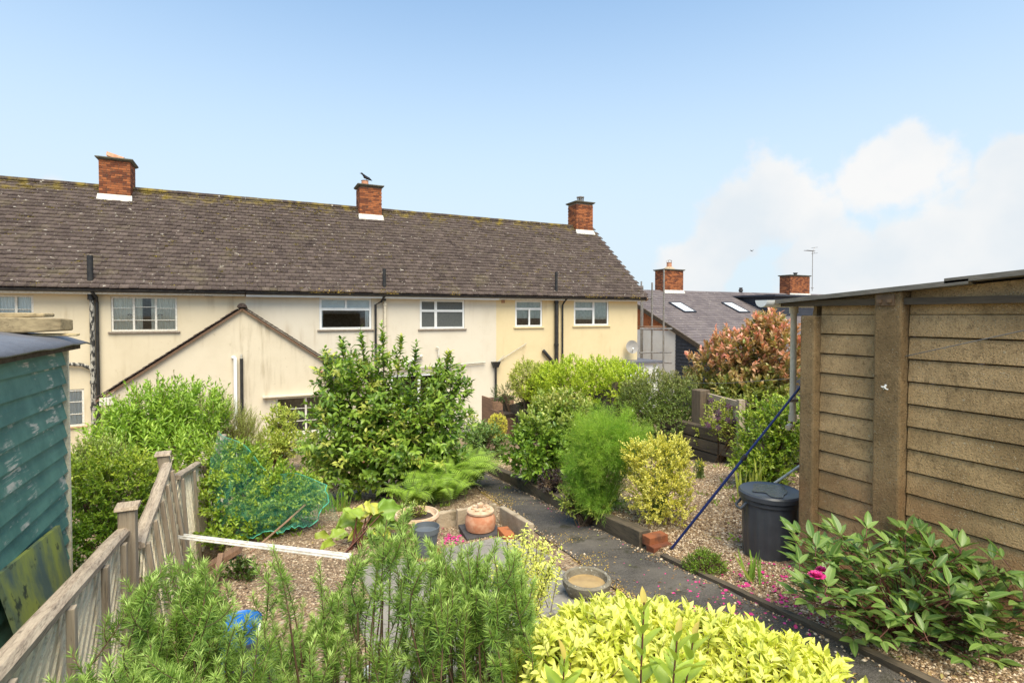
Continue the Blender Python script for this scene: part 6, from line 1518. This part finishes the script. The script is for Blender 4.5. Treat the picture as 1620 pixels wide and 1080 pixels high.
# ---- foreground: rosemary
def rosemary(label, tips, Yr, hgt, needle=.040, base=None, per=190):
    bx = np.mean([t_[0] for t_ in tips]); Ym = (Yr[0] + Yr[1]) / 2; b = at(bx, 1060, Ym); b = G(b.x, b.y)
    t = thing('rosemary', label, 'shrub', b); lv = Leaves(); S0, S1, SR2 = [], [], []
    for (px, py) in tips:
        Yd = random.uniform(*Yr); e = np.array(at(px, py, Yd)); L = hgt * random.uniform(.75, 1.2)
        root = np.array([b.x + (e[0] - b.x) * .55, b.y + (e[1] - b.y) * .55, float(gz(e[0], e[1])) + .0]); lo = e - np.array([random.gauss(0, .055), random.gauss(0, .055), L]); lo[2] = max(lo[2], root[2] + .04)
        c = bez(lo, (lo + e) / 2 + RNG.normal(0, .035, 3), e, 8); S0.append(root); S1.append(lo); SR2.append(.005)
        for i in range(7): S0.append(c[i]); S1.append(c[i + 1]); SR2.append(.0036 - .0003 * i)
        curves = [(c, per)]
        for q in range(random.choice((1, 2, 2, 3))):
            k0 = random.randrange(2, 6); dd = norm((c[7] - c[4])[None])[0]; o_ = norm((np.cross(dd, rnd3(1)[0]))[None])[0]; ln = random.uniform(.07, .16)
            s_ = bez(c[k0], c[k0] + (dd * .5 + o_ * .7) * ln * .6, c[k0] + (dd * .95 + o_ * .5) * ln, 8); curves.append((s_, 85))
            for i in range(7): S0.append(s_[i]); S1.append(s_[i + 1]); SR2.append(.0018)
        for (c, n) in curves:
            tt = RNG.random(n) ** .75; i = np.minimum((tt * 7).astype(int), 6); fr = (tt * 7 - i)[:, None]; P = c[i] + (c[i + 1] - c[i]) * fr; d = norm(c[i + 1] - c[i])
            rad = norm(np.cross(d, rnd3(n))); op = (1.35 - .80 * tt + RNG.normal(0, .16, n))[:, None]; lv.add(P, d * np.cos(op) + rad * np.sin(op), d + rnd3(n) * .2, needle * (1.1 - .3 * tt) * RNG.uniform(.7, 1.25, n), .15 + .6 * tt + RNG.normal(0, .18, n), np.clip((tt - .7) * 1.8, 0, 1))
    foliage(t, lv, T_NEEDLE, 'leaf_rosemary'); stems(t, S0, S1, np.array(SR2), np.array(SR2) * .85, 'stem_brown', 'stems'); return t
def tipfield(poly_top, x0, x1, ymax, n):
    xs, ys = zip(*poly_top); out = []
    for _ in range(n):
        x = random.uniform(x0, x1); y0 = float(np.interp(x, xs, ys)); out.append((x, y0 + (ymax - y0) * random.random() ** 1.3 + random.uniform(-8, 8)))
    return out
rosemary('upright rosemary bush at the lower left beside the fence', tipfield([(205, 960), (235, 905), (270, 890), (300, 880), (335, 895), (355, 960)], 205, 352, 1090, 56) + [(352, 962), (372, 992), (392, 975), (408, 1003), (384, 1030), (362, 1020), (400, 1045), (418, 985), (375, 1055)], (1.75, 2.3), .30)
rosemary('low rosemary growth at the very bottom left corner', tipfield([(70, 1080), (150, 1062), (220, 1055), (330, 1060)], 80, 340, 1110, 30), (1.5, 1.75), .22)
rosemary('rosemary bush with tall sprigs in the centre foreground', [(432, 868), (440, 890), (505, 893), (498, 915), (425, 905), (515, 930), (612, 822), (600, 836), (588, 850), (638, 815), (646, 806), (628, 830), (652, 838), (575, 860), (558, 880), (570, 900), (600, 870), (625, 880), (655, 935), (645, 950), (660, 960), (600, 915), (640, 900), (480, 950), (530, 950), (550, 935)]
         + tipfield([(430, 1000), (480, 950), (540, 960), (560, 1010), (650, 1000), (690, 960)], 432, 700, 1095, 40), (1.95, 2.6), .32)
rosemary('dense rosemary bush left of the yellow shrub', tipfield([(650, 890), (690, 850), (740, 845), (790, 855), (830, 900), (850, 990)], 665, 838, 1090, 84), (1.85, 2.45), .32)
# ---- golden lonicera sprays
def sprays(label, lines, Yd, leaf, mat, name='honeysuckle'):
    b = ground(lines[0][0][0], lines[0][0][1]); t = thing(name, label, 'shrub', b); lv = Leaves(); S0, S1 = [], []
    for (p0, p1) in lines:
        Ya = Yd + random.uniform(-.2, .2); a = np.array(at(*p0, Ya)); e = np.array(at(*p1, Ya + random.uniform(-.15, .15))); c = bez(a, (a + e) / 2 + np.array([0, 0, .07]), e, 8); L = np.linalg.norm(e - a); n = int(L * 300)
        tt = RNG.random(n); i = np.minimum((tt * 7).astype(int), 6); P = c[i] + (c[i + 1] - c[i]) * (tt * 7 - i)[:, None] + RNG.normal(0, .010, (n, 3)); d = norm(c[i + 1] - c[i]); rad = norm(np.cross(d, rnd3(n)))
        lv.add(P, d * .5 + rad, UPV + rnd3(n) * .5, leaf * RNG.uniform(.7, 1.2, n), None, RNG.random(n) * .7); S0 += list(c[:-1]); S1 += list(c[1:])
    foliage(t, lv, T_OB, mat); stems(t, S0, S1, .0026, .0022, 'stem_brown', 'stems')
L_ = [((815, 935), (814, 842)), ((815, 930), (800, 850)), ((816, 930), (832, 835))]
for k in range(34): x = random.uniform(800, 880); y = random.uniform(940, 985); L_.append(((x, y), (x + random.uniform(-45, 50), y - random.uniform(40, 105))))
sprays('golden shrubby honeysuckle with arching sprays beside the stone bowl', L_, 2.85, .022, 'leaf_gold')
# ---- golden shrub in the foreground
shrub('golden_shrub', 'bright yellow leafed shrub filling the bottom centre foreground', 'shrub', [lobe(985, 1086, 2.05, 142, 100, .40), lobe(1120, 1100, 2.0, 150, 98, .40), lobe(1235, 1130, 1.9, 130, 92, .36), lobe(900, 1105, 1.95, 84, 90, .3)], 2300, .085, 9, .066, leaf_tpl(.38, .18, .30, 'ovate', 3), 'leaf_gold', 300, up=.7, inner=.80, spread=.95, young=.6, lump=.07, jit=.35, opposite=True)
# ---- young laurel shoots in front
LA = thing('laurel', 'young bay laurel shoots standing before the yellow shrub', 'shrub', G(.95, 1.35)); lv = Leaves(); S0, S1 = [], []
for (p0, p1, Yd) in (((1012, 1110), (1019, 952), 1.55), ((1062, 1110), (1072, 1000), 1.5), ((1082, 1100), (1098, 1005), 1.58), ((890, 1120), (893, 1042), 1.5)):
    a = np.array(at(*p0, Yd)); e = np.array(at(*p1, Yd)); S0.append(a - np.array([0, 0, .5])); S1.append(a); S0.append(a); S1.append(e); d = norm((e - a)[None])[0]; L = np.linalg.norm(e - a); n = 5 + int(L / .03)
    for i in range(n):
        t = (i + .5) / n; an = i * 2.4; rad = np.cross(d, np.array([math.cos(an), math.sin(an), .1])); op = 1.0 - .75 * t
        lv.add([a + d * L * t], [d * math.cos(op) + rad * math.sin(op)], [d + rnd3(1)[0] * .2 - rad * .3], [.115 * (1 - .5 * t) * random.uniform(.85, 1.1)], [.3 + .5 * t], [.8 if t > .9 else .0])
foliage(LA, lv, leaf_tpl(.38, .2, .12, 'ovate', 4), 'leaf_laurel', 200); stems(LA, S0, S1, .0035, .0025, 'stem_red', 'stems')

# ---- litter, moss and small weeds that nobody could count
leafmat('litter', (.16, .08, .035), (.36, .22, .10), (.30, .34, .07), rough=.7, trans=.1)
lv = Leaves()
def strew(n, u0, u1, s0, s1, size, dz=.014, young=None):
    U = u0 + (u1 - u0) * RNG.random(n); S = s0 + (s1 - s0) * RNG.random(n) ** 1.3; z = np.maximum(gz(U, S), np.where((U > path_left(S)) & (U < path_right(S)), -1.54 - .149 * S, -99)) + dz
    lv.add(np.stack([U, S, z], 1), rnd3(n) * [1, 1, .12], UPV + rnd3(n) * .35, size * RNG.uniform(.5, 1.3, n), None, RNG.random(n) ** 3 if young is None else young)
strew(500, -.2, 6.5, 3.5, 9.5, .035); strew(260, 2.4, 3.75, .8, 3.9, .028); strew(120, 2.2, 3.8, 1, 8, .025, .02)
o = foliage(None, lv, leaf_tpl(.45, .2, .25, 'ovate', 2), 'litter', name='leaf_litter'); tag(o, 'brown fallen leaves strewn over the beds and path', 'leaf litter')
lv = Leaves()
for k in range(70):
    u, s = (random.uniform(3.3, 6.4), random.uniform(3.2, 8.5)) if k % 3 else (random.uniform(0, 2.4), random.uniform(4.9, 8))
    n = random.randrange(6, 16); r = random.uniform(.02, .05); P = np.array([u, s, 0]) + RNG.normal(0, r, (n, 3)) * [1, 1, 0]; P[:, 2] = gz(P[:, 0], P[:, 1]); lv.add(P, UPV + RNG.normal(0, .6, (n, 3)), rnd3(n) + UPV, RNG.uniform(.03, .07, n), None, RNG.random(n) * .4)
o = foliage(None, lv, leaf_tpl(.3, .1, .2, 'lance', 2), 'leaf_privet', name='weeds'); tag(o, 'tiny green weeds sprouting through the gravel', 'weeds')
lv = Leaves(); n = 5200; S = RNG.uniform(1.5, 9.5, n); w = .05 + .10 * (np.sin(S * 3.1) > .1) + .12 * np.exp(-((S - 4.0) / .5) ** 2); U = path_left(S) + np.abs(RNG.normal(0, 1, n)) * w - .03; k = np.sin(S * 7.3) + np.sin(S * 2.1 + 1) > -.5
P = np.stack([U, S, -1.54 - .149 * S + .013], 1)[k]; lv.add(P, rnd3(len(P)) + UPV * .3, rnd3(len(P)) + UPV, RNG.uniform(.008, .018, len(P))); o = foliage(None, lv, leaf_tpl(.6, shape='diamond'), 'moss', name='path_moss'); tag(o, 'rusty moss growing along the left edge of the path', 'moss')
